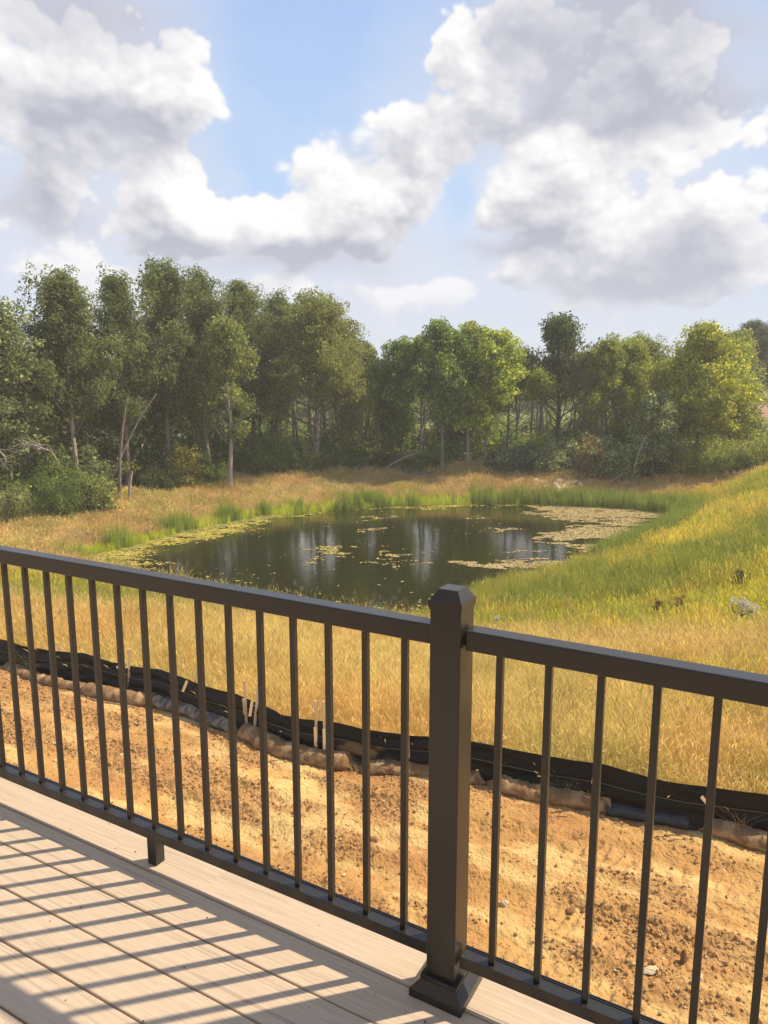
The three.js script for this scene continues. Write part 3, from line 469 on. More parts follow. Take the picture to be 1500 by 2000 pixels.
// ------------------------------------------------------------------ grasses
// one tuft: blades as bent ribbons; tint per blade is the dye of the blade, not shade
function tuft(seed, n, rad, h0, h1, w, lean, heads = 0, tint = [[1, 1, 1]]) {
  const r = rng(seed), pos = [], idx = [], col = [];
  for (let i = 0; i < n; i++) {
    const a = r() * 6.283, q = Math.sqrt(r()) * rad, bx = Math.cos(a) * q, bz = Math.sin(a) * q, h = lerp(h0, h1, r()), b = r() * 6.283, L = lean * (0.3 + r()) * h, lx = Math.cos(b) * L, lz = Math.sin(b) * L, f = r() * 3.1416, wx = Math.cos(f) * w * (0.7 + r() * 0.6), wz = Math.sin(f) * w * (0.7 + r() * 0.6), k = pos.length / 3, c = tint[Math.floor(r() * tint.length)], v = 0.8 + r() * 0.4;
    pos.push(bx - wx / 2, -0.05, bz - wz / 2, bx + wx / 2, -0.05, bz + wz / 2, bx + lx * 0.3 - wx * 0.42, h * 0.55, bz + lz * 0.3 - wz * 0.42, bx + lx * 0.3 + wx * 0.42, h * 0.55, bz + lz * 0.3 + wz * 0.42, bx + lx, h, bz + lz);
    for (let m = 0; m < 5; m++) col.push(c[0] * v, c[1] * v, c[2] * v);
    idx.push(k, k + 1, k + 2, k + 1, k + 3, k + 2, k + 2, k + 3, k + 4);
    if (r() < heads) {     // seed head: a small spindle
      const hx = bx + lx, hz = bz + lz, s = h * 0.1, o = pos.length / 3; const g = w * 1.0;
      pos.push(hx - lx * 0.12, h - s, hz - lz * 0.12, hx - g, h + s * 0.2, hz, hx + g, h + s * 0.2, hz + g, hx + lx * 0.2, h + s * 1.3, hz + lz * 0.2);
      for (let m = 0; m < 4; m++) col.push(c[0] * v * 1.08, c[1] * v * 1.0, c[2] * v * 0.95); idx.push(o, o + 1, o + 2, o + 1, o + 3, o + 2);
    }
  }
  return geom(pos, idx, { color: col });
}
const grassM = (t = 0.35) => new THREE.MeshPhysicalMaterial({ color: 0xffffff, vertexColors: true, roughness: 0.97, transmission: t, thickness: 0, specularIntensity: 0.25, side: THREE.DoubleSide });
{
  const r = rng(2024), L = { gold: [], goldSparse: [], green: [], hill: [], tan: [], reed: [], cattail: [], weeds: [] };
  let x, z;
  const put = (list, c, s0, s1, ty = 1) => { const s = lerp(s0, s1, r()), v = 0.8 + r() * 0.4; list.push({ m: mat4(x, groundY(x, z), z, (r() - 0.5) * 0.25 + (f2(x * 0.7, z * 0.7, 2) - 0.5) * 0.5, r() * 6.283, (r() - 0.5) * 0.25 + (f2(x * 0.7 + 40, z * 0.7, 2) - 0.5) * 0.5, s, s * ty, s), c: [c[0] * v, c[1] * v, c[2] * v] }); };
  for (let zz = -5; zz > -66; ) {
    const dep = -zz, step = clamp(0.105 + dep * 0.0022, 0.12, 0.3); zz -= step;
    const half = dep * 0.56 + 2.2;
    for (let xx = -half; xx < half + (dep > 40 ? 4 : 0); xx += step) {
      x = xx + (r() - 0.5) * step * 1.3; z = zz + (r() - 0.5) * step * 1.3;
      const gap = fenceGap(x, z); if (gap < 0.42) continue;
      const sd = shoreD(x, z); if (sd < -0.25) continue;
      if (x > 34 && z < -64) continue;
      const zo = zones(x, z), pick = r() * (zo.gold + zo.green + zo.yell + zo.tan), big = f2(x * 0.28 + 50, z * 0.28, 3), mid = f2(x * 1.1, z * 1.1 + 20, 3);
      const woods = z < -59.5 || (x < -13 && z < -45 + (x + 17) * -1.9) || (x < -18.8 && z < -39) || (x > 20 && z < -57);
      if (woods) { if (r() < 0.25) put(L.green, [0.10, 0.12, 0.03], 0.5, 0.8); continue; }
      const open = sd < 2.4 && sd > -0.25;
      if (sd < 0.15 && !(zo.green > 0.2)) continue; if (x < 1 && z > -36 && sd < 0.5) continue;
      if (pick < zo.gold) {
        const warm = sst(0.38, 0.66, big), gr = sst(0.5, 0.7, mid) * 0.5;
        let c = mix3([0.82, 0.70, 0.30], [0.80, 0.61, 0.25], warm); c = mix3(c, [0.42, 0.40, 0.10], gr * (x > 2 ? 0.9 : 0.6));
        if (r() < 0.05 && gap > 0.8) put(L.goldSparse, mix3([0.62, 0.46, 0.22], [0.40, 0.25, 0.11], r()), 0.8, 1.3);
        put(L.gold, c, 0.75, 1.15, (0.8 + 0.5 * mid) * (gap < 1.2 ? 0.8 : 1) * (sd < 5 && z > -33 ? 0.62 : 1));
      } else if (pick < zo.gold + zo.green) {
        const farSide = z < -33 && sd < 3.2; if (x < -6 && z > -46 && sd < 0.55) continue;
        if (farSide && sd < 2.6) {
          const cat = (x > 9.5 && sd < 1.6) || (mid > 0.6 && sd < 1.3);
          if (cat) { if (r() < 0.8) put(L.cattail, mix3([0.20, 0.30, 0.06], [0.30, 0.39, 0.07], r()), 0.7, 1.0); }
          else put(L.reed, mix3([0.42, 0.56, 0.06], [0.58, 0.60, 0.08], r() * (0.4 + mid)), 0.6, 0.85, 0.6 + 0.7 * mid);
        } else if (sd < (x > 3 ? 1.8 : 1.0) && sd > -0.2) { if (r() < (x < 3 ? 0.35 : 0.9)) put(L.reed, mix3([0.28, 0.36, 0.05], [0.46, 0.43, 0.10], r()), 0.6, 0.95, (x < 3 ? 0.35 : 0.95) + 0.7 * mid); }
        else { if (r() < 0.05) put(L.goldSparse, [0.55, 0.46, 0.22], 0.8, 1.3); if (r() < 0.035) put(L.weeds, mix3([0.14, 0.22, 0.05], [0.28, 0.33, 0.08], r()), 0.7, 1.5); put(L.green, mix3([0.25, 0.32, 0.055], [0.42, 0.44, 0.08], clamp(mid * 1.6 - 0.4)), 0.8, 1.25, sd < 4 && z > -30 && x < 4 ? 0.7 : 0.75 + 0.7 * mid); }
      } else if (pick < zo.gold + zo.green + zo.yell) {
        const g = sst(0.36, 0.62, big); let c = mix3([0.60, 0.59, 0.08], [0.42, 0.48, 0.07], g); c = mix3(c, [0.72, 0.54, 0.14], sst(0.52, 0.68, mid) * 0.6);
        if (r() < 0.07) put(L.goldSparse, mix3([0.62, 0.50, 0.24], [0.34, 0.18, 0.08], r()), 0.7, 1.3); if (r() < 0.03) put(L.weeds, mix3([0.18, 0.25, 0.05], [0.34, 0.36, 0.10], r()), 0.6, 1.3);
        put(L.hill, c, 0.75, 1.25, 0.55 + 0.9 * mid);
      } else {
        let c = mix3([0.76, 0.65, 0.34], [0.70, 0.54, 0.28], sst(0.35, 0.6, big)); c = mix3(c, [0.52, 0.52, 0.15], sst(0.54, 0.68, mid) * 0.7); if (x > 8) c = mix3(c, [0.68, 0.48, 0.24], 0.55);
        put(L.tan, c, 0.75, 1.25, 0.5 + 0.9 * mid); if (r() < 0.04) put(L.weeds, mix3([0.25, 0.30, 0.10], [0.45, 0.36, 0.18], r()), 0.7, 1.6);
      }
    }
  }
  const dry = [[1, 1, 1], [1.06, 1.0, 0.9], [0.9, 0.86, 0.78], [1.1, 1.08, 1.1], [0.82, 0.9, 0.8]], lush = [[1, 1, 1], [0.85, 0.95, 0.8], [1.25, 1.15, 1], [1.5, 1.25, 1.4]];
  const T = [['dry_grass', tuft(1, 46, 0.18, 0.26, 0.64, 0.0065, 0.55, 0.5, dry), L.gold, 0.5, 'tall dry golden grass on the near slope behind the silt fence'],
    ['green_grass', tuft(2, 34, 0.2, 0.3, 0.72, 0.012, 0.5, 0.1, lush), L.green, 0.4, 'lush dark green grass across the slope right of the pond'],
    ['meadow_grass', tuft(3, 34, 0.2, 0.28, 0.6, 0.011, 0.5, 0.35, dry), L.hill, 0.5, 'yellow green meadow grass on the slope right of the pond'],
    ['bank_grass', tuft(4, 30, 0.24, 0.3, 0.65, 0.016, 0.5, 0.4, dry), L.tan, 0.4, 'reddish tan dry grass on the far bank below the trees'],
    ['seed_stalks', tuft(8, 9, 0.14, 0.6, 1.0, 0.006, 0.35, 1, dry), L.goldSparse, 0.3, 'tall brown seed stalks standing above the grass'],
    ['meadow_weeds', tuft(9, 40, 0.2, 0.25, 0.6, 0.03, 0.9, 0, lush), L.weeds, 0.4, 'broad leaved weeds scattered through the meadow grass'],
    ['shore_sedge', tuft(6, 30, 0.2, 0.4, 0.8, 0.016, 0.3, 0, lush), L.reed, 0.45, 'bright green sedge growing along the edge of the pond'],
    ['cattail_leaves', tuft(7, 24, 0.22, 0.8, 1.5, 0.022, 0.18, 0, lush), L.cattail, 0.35, 'tall dark green cattail leaves at the far end of the pond']];
  for (const [name, g, list, t, label] of T) { tag(instances(name, g, grassM(t), list), label, { cattail_leaves: 'cattails', meadow_weeds: 'weeds' }[name] || 'grass', null, 'stuff'); }
  console.log('grass', Object.entries(L).map(([k, v]) => k + ' ' + v.length).join(', '));
}
// tan and yellow-green mats of algae and pondweed floating on the water: many small flakes
{
  const r = rng(404), tanL = [], yelL = [];
  for (let k = 0; k < 330000; k++) {
    const x = -14 + r() * 32.5, z = -51 + r() * 26, sd = shoreD(x, z); if (sd > (x < -6 ? 0.7 : 0.2)) continue;
    const n = f2(x * 0.34 + 20, z * 0.6 + 3, 4), n2_ = f2(x * 1.5 + 7, z * 2.6, 3);
    const right = sst(3, 13, x + (z + 38) * 0.15 + (sd > -5 ? 2 : 0)), rim = sst(-1.9, -0.1, sd + (n - 0.5) * 4), farLeft = (z < -43 || x < -8) ? 1 : 0.25;
    let p = sst(0.53, 0.62, n * 0.72 + n2_ * 0.32 + right * 0.11 - (1 - right) * 0.20), y = rim * farLeft * sst(0.36, 0.5, n2_) * 0.8;
    if (x < 2 && sd < -3) p *= 0.5;
    if (z > -32 && x < 5) { p *= 0.25; y = rim * 0.04; }
    const flick = r() < 0.0012;
    if (r() > Math.max(p * 0.85, y, flick ? 1 : 0)) continue;
    const s = 0.024 + 0.05 * r() * r(), yl = y > p * 0.8 || (x < 0 && r() < 0.4), t = 0.75 + r() * 0.5;
    (yl ? yelL : tanL).push({ m: mat4(x, Math.max(WATER, groundY(x, z)) + 0.006 + r() * 0.012, z, (r() - 0.5) * 0.22, r() * 6.28, (r() - 0.5) * 0.22, s * (1 + r()), s, s), c: yl ? [0.40 * t, 0.34 * t, 0.06 * t] : mix3([0.40 * t, 0.29 * t, 0.14 * t], [0.33 * t, 0.29 * t, 0.09 * t], r() * 0.8) });
  }
  const flake = (seed) => { const q = rng(seed), s = new THREE.Shape(); for (let i = 0; i < 9; i++) { const a = i / 9 * 6.283, k = 0.6 + q() * 0.6; i ? s.lineTo(Math.cos(a) * k, Math.sin(a) * k) : s.moveTo(k, 0); } const g = new THREE.ExtrudeGeometry(s, { depth: 0.12, bevelEnabled: false }); g.rotateX(-Math.PI / 2); return g; };
  const M = new THREE.MeshStandardMaterial({ color: 0xffffff, roughness: 0.9 });
  tag(instances('floating_pondweed', flake(3), M, tanL), 'tan brown mats of dead pondweed floating at the right of the pond', 'pondweed', null, 'stuff');
  tag(instances('floating_algae', flake(8), M, yelL), 'yellow scum of algae floating along the far and left shore', 'algae', null, 'stuff');
  console.log('weed', tanL.length, yelL.length);
}

// ------------------------------------------------------------------ trees
// a spray of leaves: folded lozenges turned every way
function spray(seed, n, rad, size, droop = 0.3) {
  const r = rng(seed), pos = [], idx = [], col = [], a = new THREE.Vector3(), b = new THREE.Vector3(), c = new THREE.Vector3();
  for (let i = 0; i < n; i++) {
    do { a.set(r() * 2 - 1, r() * 2 - 1, r() * 2 - 1); } while (a.lengthSq() > 1); const px = a.x * rad, py = a.y * rad * 0.8, pz = a.z * rad;
    b.set(r() - 0.5, r() - 0.5 - droop, r() - 0.5).normalize(); c.set(r() - 0.5, r() - 0.5, r() - 0.5).cross(b).normalize(); a.crossVectors(b, c);
    const s = size * (0.7 + r() * 0.6), k = pos.length / 3, f = 0.12 * s;
    pos.push(px, py, pz, px + b.x * s * 0.45 + c.x * s * 0.4 + a.x * f, py + b.y * s * 0.45 + c.y * s * 0.4 + a.y * f, pz + b.z * s * 0.45 + c.z * s * 0.4 + a.z * f, px + b.x * s, py + b.y * s, pz + b.z * s, px + b.x * s * 0.45 - c.x * s * 0.4 + a.x * f, py + b.y * s * 0.45 - c.y * s * 0.4 + a.y * f, pz + b.z * s * 0.45 - c.z * s * 0.4 + a.z * f);
    idx.push(k, k + 1, k + 2, k, k + 2, k + 3); const t = 0.55 + 0.5 * r() + (r() < 0.16 ? 0.75 : 0), y = r() * 0.25; for (let m = 0; m < 4; m++) col.push(t * (1 + y), t, t * (1 - y));
  }
  return geom(pos, idx, { color: col });
}
const SPRAY = { fine: spray(11, 34, 0.45, 0.155), broad: spray(12, 26, 0.46, 0.19), long: spray(13, 34, 0.46, 0.18, 0.6), shrub: spray(14, 38, 0.36, 0.13) };
const leafM = new THREE.MeshPhysicalMaterial({ color: 0xffffff, vertexColors: true, roughness: 0.96, transmission: 0.6, thickness: 0, specularIntensity: 0.45, side: THREE.DoubleSide });
const barkT = (a, b, s) => tex(256, 512, (u, v) => mix3(a, b, sst(0.3, 0.7, f2(u * 18 + s, v * 9, 4))), true), barkB = tex(256, 512, (u, v) => f2(u * 16, v * 8, 4));
const BARK = { grey: new THREE.MeshStandardMaterial({ map: barkT([0.12, 0.10, 0.085], [0.29, 0.25, 0.215], 1), bumpMap: barkB, bumpScale: 0.03, roughness: 0.95 }), pale: new THREE.MeshStandardMaterial({ map: barkT([0.27, 0.235, 0.20], [0.46, 0.41, 0.36], 5), bumpMap: barkB, bumpScale: 0.02, roughness: 0.9 }), dark: new THREE.MeshStandardMaterial({ map: barkT([0.055, 0.045, 0.038], [0.14, 0.115, 0.095], 8), bumpMap: barkB, bumpScale: 0.03, roughness: 0.95 }) };
// leaf sprays in a lobe; big: lobe half size
function lobe(list, r, x, y, z, sx, sy, sz, dens, tone, s0, s1) {
  const wx = x + list.ox, wy = y + list.oy, wz = z + list.oz; if (list.ox !== undefined && wz < -45 && wy > -2.7 && wy < 0.9 && opening(wx, wz)) return;
  const n = Math.max(3, Math.round(dens * (sx * sy + sy * sz + sx * sz) * 5.5));
  for (let i = 0; i < n; i++) {
    const a = r() * 6.283, u = r() * 2 - 1, q = Math.sqrt(1 - u * u), k = Math.pow(r(), 0.42) * (0.9 + r() * 0.25);
    const v = 0.72 + r() * 0.56, h = r(), c = mix3(tone[0], tone[1], h);
    list.push({ m: mat4(x + Math.cos(a) * q * sx * k, y + u * sy * k, z + Math.sin(a) * q * sz * k, (r() - 0.5) * 1.2, r() * 6.283, (r() - 0.5) * 1.2, lerp(s0, s1, r())), c: [c[0] * v, c[1] * v, c[2] * v] });
  }
}
const TONE = { poplar: [[0.149, 0.232, 0.070], [0.260, 0.344, 0.116]], olive: [[0.212, 0.305, 0.076], [0.360, 0.427, 0.125]], walnut: [[0.121, 0.229, 0.046], [0.239, 0.359, 0.074]], lime: [[0.248, 0.376, 0.058], [0.445, 0.535, 0.092]], yellow: [[0.299, 0.402, 0.052], [0.538, 0.576, 0.079]], blue: [[0.091, 0.148, 0.083], [0.155, 0.218, 0.119]], willow: [[0.200, 0.283, 0.118], [0.354, 0.430, 0.189]], gold: [[0.30, 0.31, 0.05], [0.56, 0.50, 0.08]], dark: [[0.064, 0.115, 0.029], [0.136, 0.198, 0.051]], peach: [[0.36, 0.29, 0.12], [0.27, 0.29, 0.10]] };
// x, z of the foot; top height; crown half width; height of the crown's foot
function makeTree(label, x, z, top, rad, low, tone, o = {}) {
  const { seed = 1, bark = 'grey', leaf = 'fine', lean = [0, 0], dens = 1, upright = 0.7, trunkR, tall = 1, limbs = 18, clear = 0.9, group } = o;
  const r = rng(seed * 7919 + 13), g = groundY(x, z) - 0.1, H = top - g, t = thing('tree', label, 'tree', [x, g, z], 0, group), R = trunkR || 0.011 * H + 0.03;
  const path = (q) => [lean[0] * q * H + (f2(q * 3 + seed, 3, 2) - 0.5) * 0.5 * Math.min(1, q * 3), q * H, lean[1] * q * H + (f2(q * 3 + seed, 9, 2) - 0.5) * 0.5 * Math.min(1, q * 3)];
  const tp = []; for (let i = 0; i <= 12; i++) { const q = i / 12 * 0.93, p = path(q); tp.push([...p, R * (1 - q * 0.93) * (i === 0 ? 1.35 : 1)]); }
  part('trunk', limb(tp, 9), BARK[bark], t);
  const base = (low - g) / H, br = [], leaves = Object.assign([], { ox: x, oy: g, oz: z }), T = TONE[tone];
  const prof = (q) => { const s = clamp((q - base) / (1 - base)); return Math.pow(Math.sin(Math.PI * Math.pow(clamp(s, 0.02, 0.985), 0.78)), 0.72) * (1 - 0.12 * s); };
  for (let i = 0; i < limbs; i++) {
    const q0 = clamp(base * clear + (1 - base * clear) * (i / limbs) * 0.86, 0.08, 0.9), a = i * 2.4 + r() * 1.1, p0 = path(q0), q1 = clamp(q0 + (0.08 + r() * 0.2) * upright + 0.03, 0, 0.985), reach = rad * prof(q1) * (0.5 + r() * 0.68), p1 = path(Math.min(q1, 0.95)), e = [p1[0] + Math.cos(a) * reach, q1 * H, p1[2] + Math.sin(a) * reach];
    const rr = R * (1 - q0 * 0.93) * 0.5, mid = [lerp(p0[0], e[0], 0.55), lerp(p0[1], e[1], 0.38), lerp(p0[2], e[2], 0.55)];
    br.push(limb([[...p0, rr], [...mid, rr * 0.66], [...e, rr * 0.2]], 5));
    for (const [k, s] of [[0.5, 0.85], [0.8, 1.0], [1.04, 0.8]]) {
      const L = (rad * (0.19 + r() * 0.17) + 0.13) * s, bx = lerp(p0[0], e[0], k) + (r() - 0.5) * L, by = lerp(mid[1], e[1], k) + (r() - 0.3) * L * 0.7, bz = lerp(p0[2], e[2], k) + (r() - 0.5) * L;
      lobe(leaves, r, bx, Math.min(by, H - L * 0.7), bz, L, L * (0.8 + r() * 0.6) * tall, L, dens, T, 0.6, 1.1);
    }
  }
  for (let i = 0; i < 9; i++) { const q = clamp(base + (1 - base) * (0.1 + 0.8 * r()), 0, 0.9), p = path(q), a = r() * 6.28, k = rad * prof(q) * 0.55 * r(), L = rad * (0.26 + r() * 0.2); lobe(leaves, r, p[0] + Math.cos(a) * k, q * H, p[2] + Math.sin(a) * k, L, L * 1.1, L, dens, T, 0.6, 1.1); }
  for (let i = 0; i < 3; i++) { const a = r() * 6.28, k = rad * (0.25 + r() * 0.4), L = rad * 0.13 + 0.14, y = H * (0.8 + r() * 0.14); for (let m = 0; m < 4; m++) lobe(leaves, r, path(0.8)[0] + Math.cos(a) * k * (1 - m * 0.05), y - m * L * 1.1, path(0.8)[2] + Math.sin(a) * k, L * (0.6 + m * 0.2), L * 1.1, L * (0.6 + m * 0.2), dens, T, 0.5, 0.95); }
  for (let i = 0; i < 6; i++) { const L = rad * (0.16 + r() * 0.14) + 0.16, q = 0.86 + r() * 0.1, p = path(q), a = r() * 6.28, k = rad * prof(q) * r(); lobe(leaves, r, p[0] + Math.cos(a) * k, Math.min(q * H, H - L * 0.9), p[2] + Math.sin(a) * k, L, L * 1.25, L, dens * 1.1, T, 0.5, 0.95); }
  part('limbs', mergeGeometries(br), BARK[bark === 'pale' ? 'grey' : bark], t);
  instances('crown', SPRAY[leaf], leafM, leaves, t);
  return t;
}
const P = 'tall cottonwoods';
makeTree('grey green cottonwood at the far left edge with boughs hanging low', -20.6, -40.5, 5.9, 2.4, -2.2, 'willow', { seed: 1, leaf: 'broad', limbs: 24, upright: 0.35, dens: 0.9 });
makeTree('tall cottonwood with a bare pale trunk, first full height tree from the left', -18.0, -43, 7.6, 2.4, -1.0, 'poplar', { seed: 2, tall: 1.35, bark: 'pale', limbs: 22 });
makeTree('narrow cottonwood standing right behind the thin leaning dead trunks', -16.3, -47, 8.2, 2.2, -1.0, 'poplar', { seed: 3, tall: 1.35, limbs: 22 });
makeTree('tallest cottonwood of the left group, its top highest of all', -14.5, -50, 9.1, 2.7, -1.4, 'poplar', { seed: 4, tall: 1.35, limbs: 24 });
makeTree('slender dark cottonwood between the tallest one and the one with yellowish front crown', -12.9, -54, 8.9, 2.5, -1.6, 'poplar', { seed: 5, tall: 1.35, limbs: 21 });
makeTree('shorter olive cottonwood with a clear two-toned trunk in front of the tall group', -10.45, -50, 5.75, 1.95, -1.6, 'olive', { seed: 6, bark: 'pale', limbs: 21, leaf: 'broad', trunkR: 0.17, clear: 0.7 });
makeTree('wide tall cottonwood behind the two-toned trunk', -10.7, -57.5, 8.9, 3.1, -1.8, 'poplar', { seed: 7, tall: 1.3, limbs: 26 });
makeTree('last of the tall left cottonwoods where the skyline steps down', -8.7, -60.5, 8.3, 2.7, -2, 'poplar', { seed: 8, tall: 1.3, limbs: 21 });
makeTree('broad round cottonwood with a thick forked trunk left of the dip in the skyline', -5.25, -57, 7.7, 4.7, -1.8, 'olive', { seed: 9, limbs: 33, bark: 'grey', trunkR: 0.30, upright: 0.8, clear: 0.75, dens: 0.85 });
makeTree('small dark tree filling the dip in the skyline', -1.6, -63, 5.0, 2.4, -2.6, 'walnut', { seed: 10, limbs: 20 });
makeTree('dark green walnut tree with drooping boughs right of the dip in the skyline', 1.4, -60, 5.2, 2.1, -3.0, 'walnut', { seed: 11, leaf: 'long', limbs: 24, upright: 0.3 });
makeTree('full walnut tree with a straight grey trunk in the middle of the wood edge', 4.5, -57, 6.25, 2.5, -1.6, 'walnut', { seed: 12, leaf: 'long', limbs: 26, upright: 0.45, trunkR: 0.17 });
makeTree('slim walnut tree with a pale straight trunk, second of the three bare trunks', 6.6, -58, 6.2, 2.0, -1.5, 'olive', { seed: 13, leaf: 'long', limbs: 21, upright: 0.5, bark: 'pale', trunkR: 0.13 });
makeTree('light green walnut tree with a leaning trunk, third of the three bare trunks', 7.75, -57, 5.6, 2.6, -2.0, 'lime', { seed: 14, leaf: 'long', limbs: 24, upright: 0.45, lean: [0.055, 0], trunkR: 0.13 });
makeTree('pale hazy tree peeking over the light green walnut', 11.2, -64, 4.6, 2.2, -2.4, 'lime', { seed: 15, limbs: 18 });
makeTree('dark open cottonwood with upright limbs and a black trunk, tallest of the right half', 13.9, -60, 6.8, 2.9, -2.4, 'dark', { seed: 16, limbs: 26, bark: 'dark', upright: 1.0, dens: 0.62, leaf: 'broad', trunkR: 0.2 });
makeTree('yellow green tree right of the dark open cottonwood', 16.9, -57.5, 4.9, 2.25, -2.2, 'lime', { seed: 17, limbs: 21 });
makeTree('green tree between the yellow green one and the large lime one on the right', 21.2, -62, 5.6, 2.4, -2.4, 'olive', { seed: 18, limbs: 21 });
makeTree('low pale drooping tree standing forward of the right wood edge', 19.5, -53.8, 1.1, 1.5, -3.6, 'willow', { seed: 19, leaf: 'long', limbs: 20, upright: 0.15, trunkR: 0.07 });
makeTree('large lime yellow tree with a bent dark limb at the right', 23.4, -55.5, 5.7, 3.4, -2.0, 'yellow', { seed: 20, limbs: 30, leaf: 'broad', upright: 0.6 });
makeTree('olive tree behind the large lime yellow one near the right edge', 30.6, -66, 6.2, 2.6, -2.8, 'olive', { seed: 21, limbs: 21 });
makeTree('blue green tree on the rise at the far right edge', 41.0, -84, 8.3, 3.4, 1.0, 'blue', { seed: 22, limbs: 22 });
makeTree('second blue green tree behind the heap of soil, at the right edge', 46.5, -88, 8.4, 3.4, 1.2, 'blue', { seed: 23, limbs: 22 });
makeTree('olive tree just left of the dip in the skyline, beside the broad forked one', -3.3, -60, 5.6, 2.3, -2.6, 'olive', { seed: 31 });
makeTree('low dark tree directly below the dip in the skyline', -0.4, -59.6, 3.4, 1.9, -3.4, 'walnut', { seed: 32 });
makeTree('walnut tree tucked between the drooping walnut and the straight grey trunk', 2.9, -59.2, 5.2, 2.1, -2.8, 'walnut', { seed: 33, leaf: 'long' });
makeTree('olive tree between the light green walnut and the dark open cottonwood', 9.9, -60, 4.4, 2.2, -3.0, 'olive', { seed: 34 });
makeTree('low lime tree at the left foot of the dark open cottonwood', 11.9, -57.8, 2.6, 1.8, -3.4, 'lime', { seed: 35 });
makeTree('grey green tree just right of the dark open cottonwood', 15.6, -58.6, 4.2, 2.1, -2.8, 'willow', { seed: 36 });
makeTree('lime tree behind the low pale drooping one', 19.0, -58.5, 4.9, 2.2, -2.6, 'lime', { seed: 37 });
makeTree('low yellowish tree left of the large lime yellow one', 20.9, -56.4, 2.7, 1.9, -3.4, 'yellow', { seed: 38, leaf: 'broad' });
makeTree('yellow green tree right of the large lime yellow one', 26.6, -57.5, 4.9, 2.4, -2.6, 'lime', { seed: 39, leaf: 'broad' });
makeTree('slim cottonwood between the two-toned trunk and the yellow leaved shrub', -12.2, -51.5, 7.4, 1.9, -1.8, 'poplar', { seed: 40, tall: 1.3 });
makeTree('cottonwood filling the gap behind the first pale trunk', -19.2, -46, 7.0, 2.3, -1.6, 'poplar', { seed: 41, tall: 1.3 });
// shrubs along the wood edge: stems and foliage
function makeShrub(label, x, z, top, rad, tone, seed, o = {}) {
  const { leaf = 'shrub', dens = 1, name = 'shrub', cat = 'shrub', loose = 0 } = o;
  const g = groundY(x, z) - 0.05, H = top - g, r = rng(seed * 313 + 7), t = thing(name, label, cat, [x, g, z]), st = [], lv = [];
  const n = Math.round(5 + rad * 3.5);
  for (let i = 0; i < n; i++) {
    const a = i * 2.4 + r(), q = Math.sqrt((i + 0.5) / n) * rad * 0.85, h = H * (0.9 - 0.5 * (q / rad) ** 2) * (0.72 + r() * 0.34), e = [Math.cos(a) * q, h, Math.sin(a) * q];
    st.push(limb([[Math.cos(a) * 0.12, 0, Math.sin(a) * 0.12, 0.03], [e[0] * 0.6, h * 0.5, e[2] * 0.6, 0.02], [...e, 0.006]], 4));
    for (const k of [0.35, 0.65, 0.92]) { const L = rad * (0.26 + r() * 0.16) + 0.12; lobe(lv, r, e[0] * (0.55 + k * 0.5), Math.max(L * 0.5, Math.min(h * k + (r() - 0.5) * 0.3, H - L * 0.7)), e[2] * (0.55 + k * 0.5), L, L * (0.75 + r() * 0.3), L, dens * (loose ? 0.5 : 0.95), TONE[tone], 0.55, 1.0); }
  }
  part('stems', mergeGeometries(st), BARK.grey, t); instances('foliage', SPRAY[leaf], leafM, lv, t); return t;
}
makeShrub('rounded pale green bush at the left edge in front of the trees', -19.4, -37.6, -2.75, 1.5, 'willow', 1);
makeShrub('dark leafy bush between the left edge bush and the first pale trunk', -17.5, -39.6, -2.1, 1.7, 'walnut', 2);
makeShrub('broad leaved green bush at the foot of the first pale trunk', -16.4, -41.2, -2.7, 1.5, 'olive', 3, { leaf: 'broad' });
makeShrub('slim sapling with pale leaves right of the first pale trunk', -16.9, -43.0, -1.2, 0.9, 'willow', 4, { leaf: 'broad', name: 'sapling', cat: 'sapling' });
makeShrub('low dark bush behind the leaning dead trunk', -14.5, -47.6, -3.1, 1.6, 'dark', 5);
makeShrub('shrub with bright yellow leaves right of the leaning dead trunk', -13.4, -49, -1.75, 1.2, 'gold', 6, { loose: 1, leaf: 'broad' });
makeShrub('green bush around and below the yellow leaved shrub', -12.4, -50.2, -2.7, 1.9, 'walnut', 7);
makeShrub('large dark thicket between the two-toned trunk and the forked trunk', -8.6, -56, -1.9, 2.8, 'walnut', 8);
makeShrub('dark bush in front of the thick forked trunk', -5.9, -56.6, -2.9, 1.9, 'dark', 9);
makeShrub('small bush right of the thick forked trunk', -2.8, -58.5, -2.8, 1.8, 'walnut', 10);
makeShrub('shaded bush below the dip in the skyline', 0.4, -58.6, -3.3, 1.8, 'dark', 11);
makeShrub('shaded green bush left of the straight grey walnut trunk', 3.3, -58.6, -3.2, 2.0, 'walnut', 12);
makeShrub('grey green willow bush right of the three bare trunks', 9.3, -56, -3.1, 1.5, 'blue', 13, { leaf: 'long' });
makeShrub('second grey green willow bush beside the dark open cottonwood', 10.9, -57, -2.9, 1.9, 'blue', 14, { leaf: 'long' });
makeShrub('tall loose grey green willow under the dark open cottonwood', 13.0, -55.6, -1.9, 2.0, 'willow', 15, { leaf: 'long', loose: 1 });
makeShrub('sapling with peach coloured leaves behind the white stones', 15.1, -53.8, -0.9, 1.0, 'peach', 16, { leaf: 'broad', loose: 1, name: 'sapling', cat: 'sapling' });
makeShrub('wide grey green willow bush right of the peach coloured sapling', 17.0, -54.4, -1.8, 2.2, 'willow', 17, { leaf: 'long' });
makeShrub('dark bush at the foot of the low pale drooping tree', 19.5, -55.2, -2.6, 1.8, 'dark', 18);
makeShrub('small shrub with yellow leaves below the large lime yellow tree', 21.9, -54.2, -3.1, 1.2, 'gold', 19, { loose: 1, leaf: 'broad' });
makeShrub('large green bush with yellowing top below the large lime yellow tree', 23.6, -53.2, -1.6, 2.4, 'lime', 20);
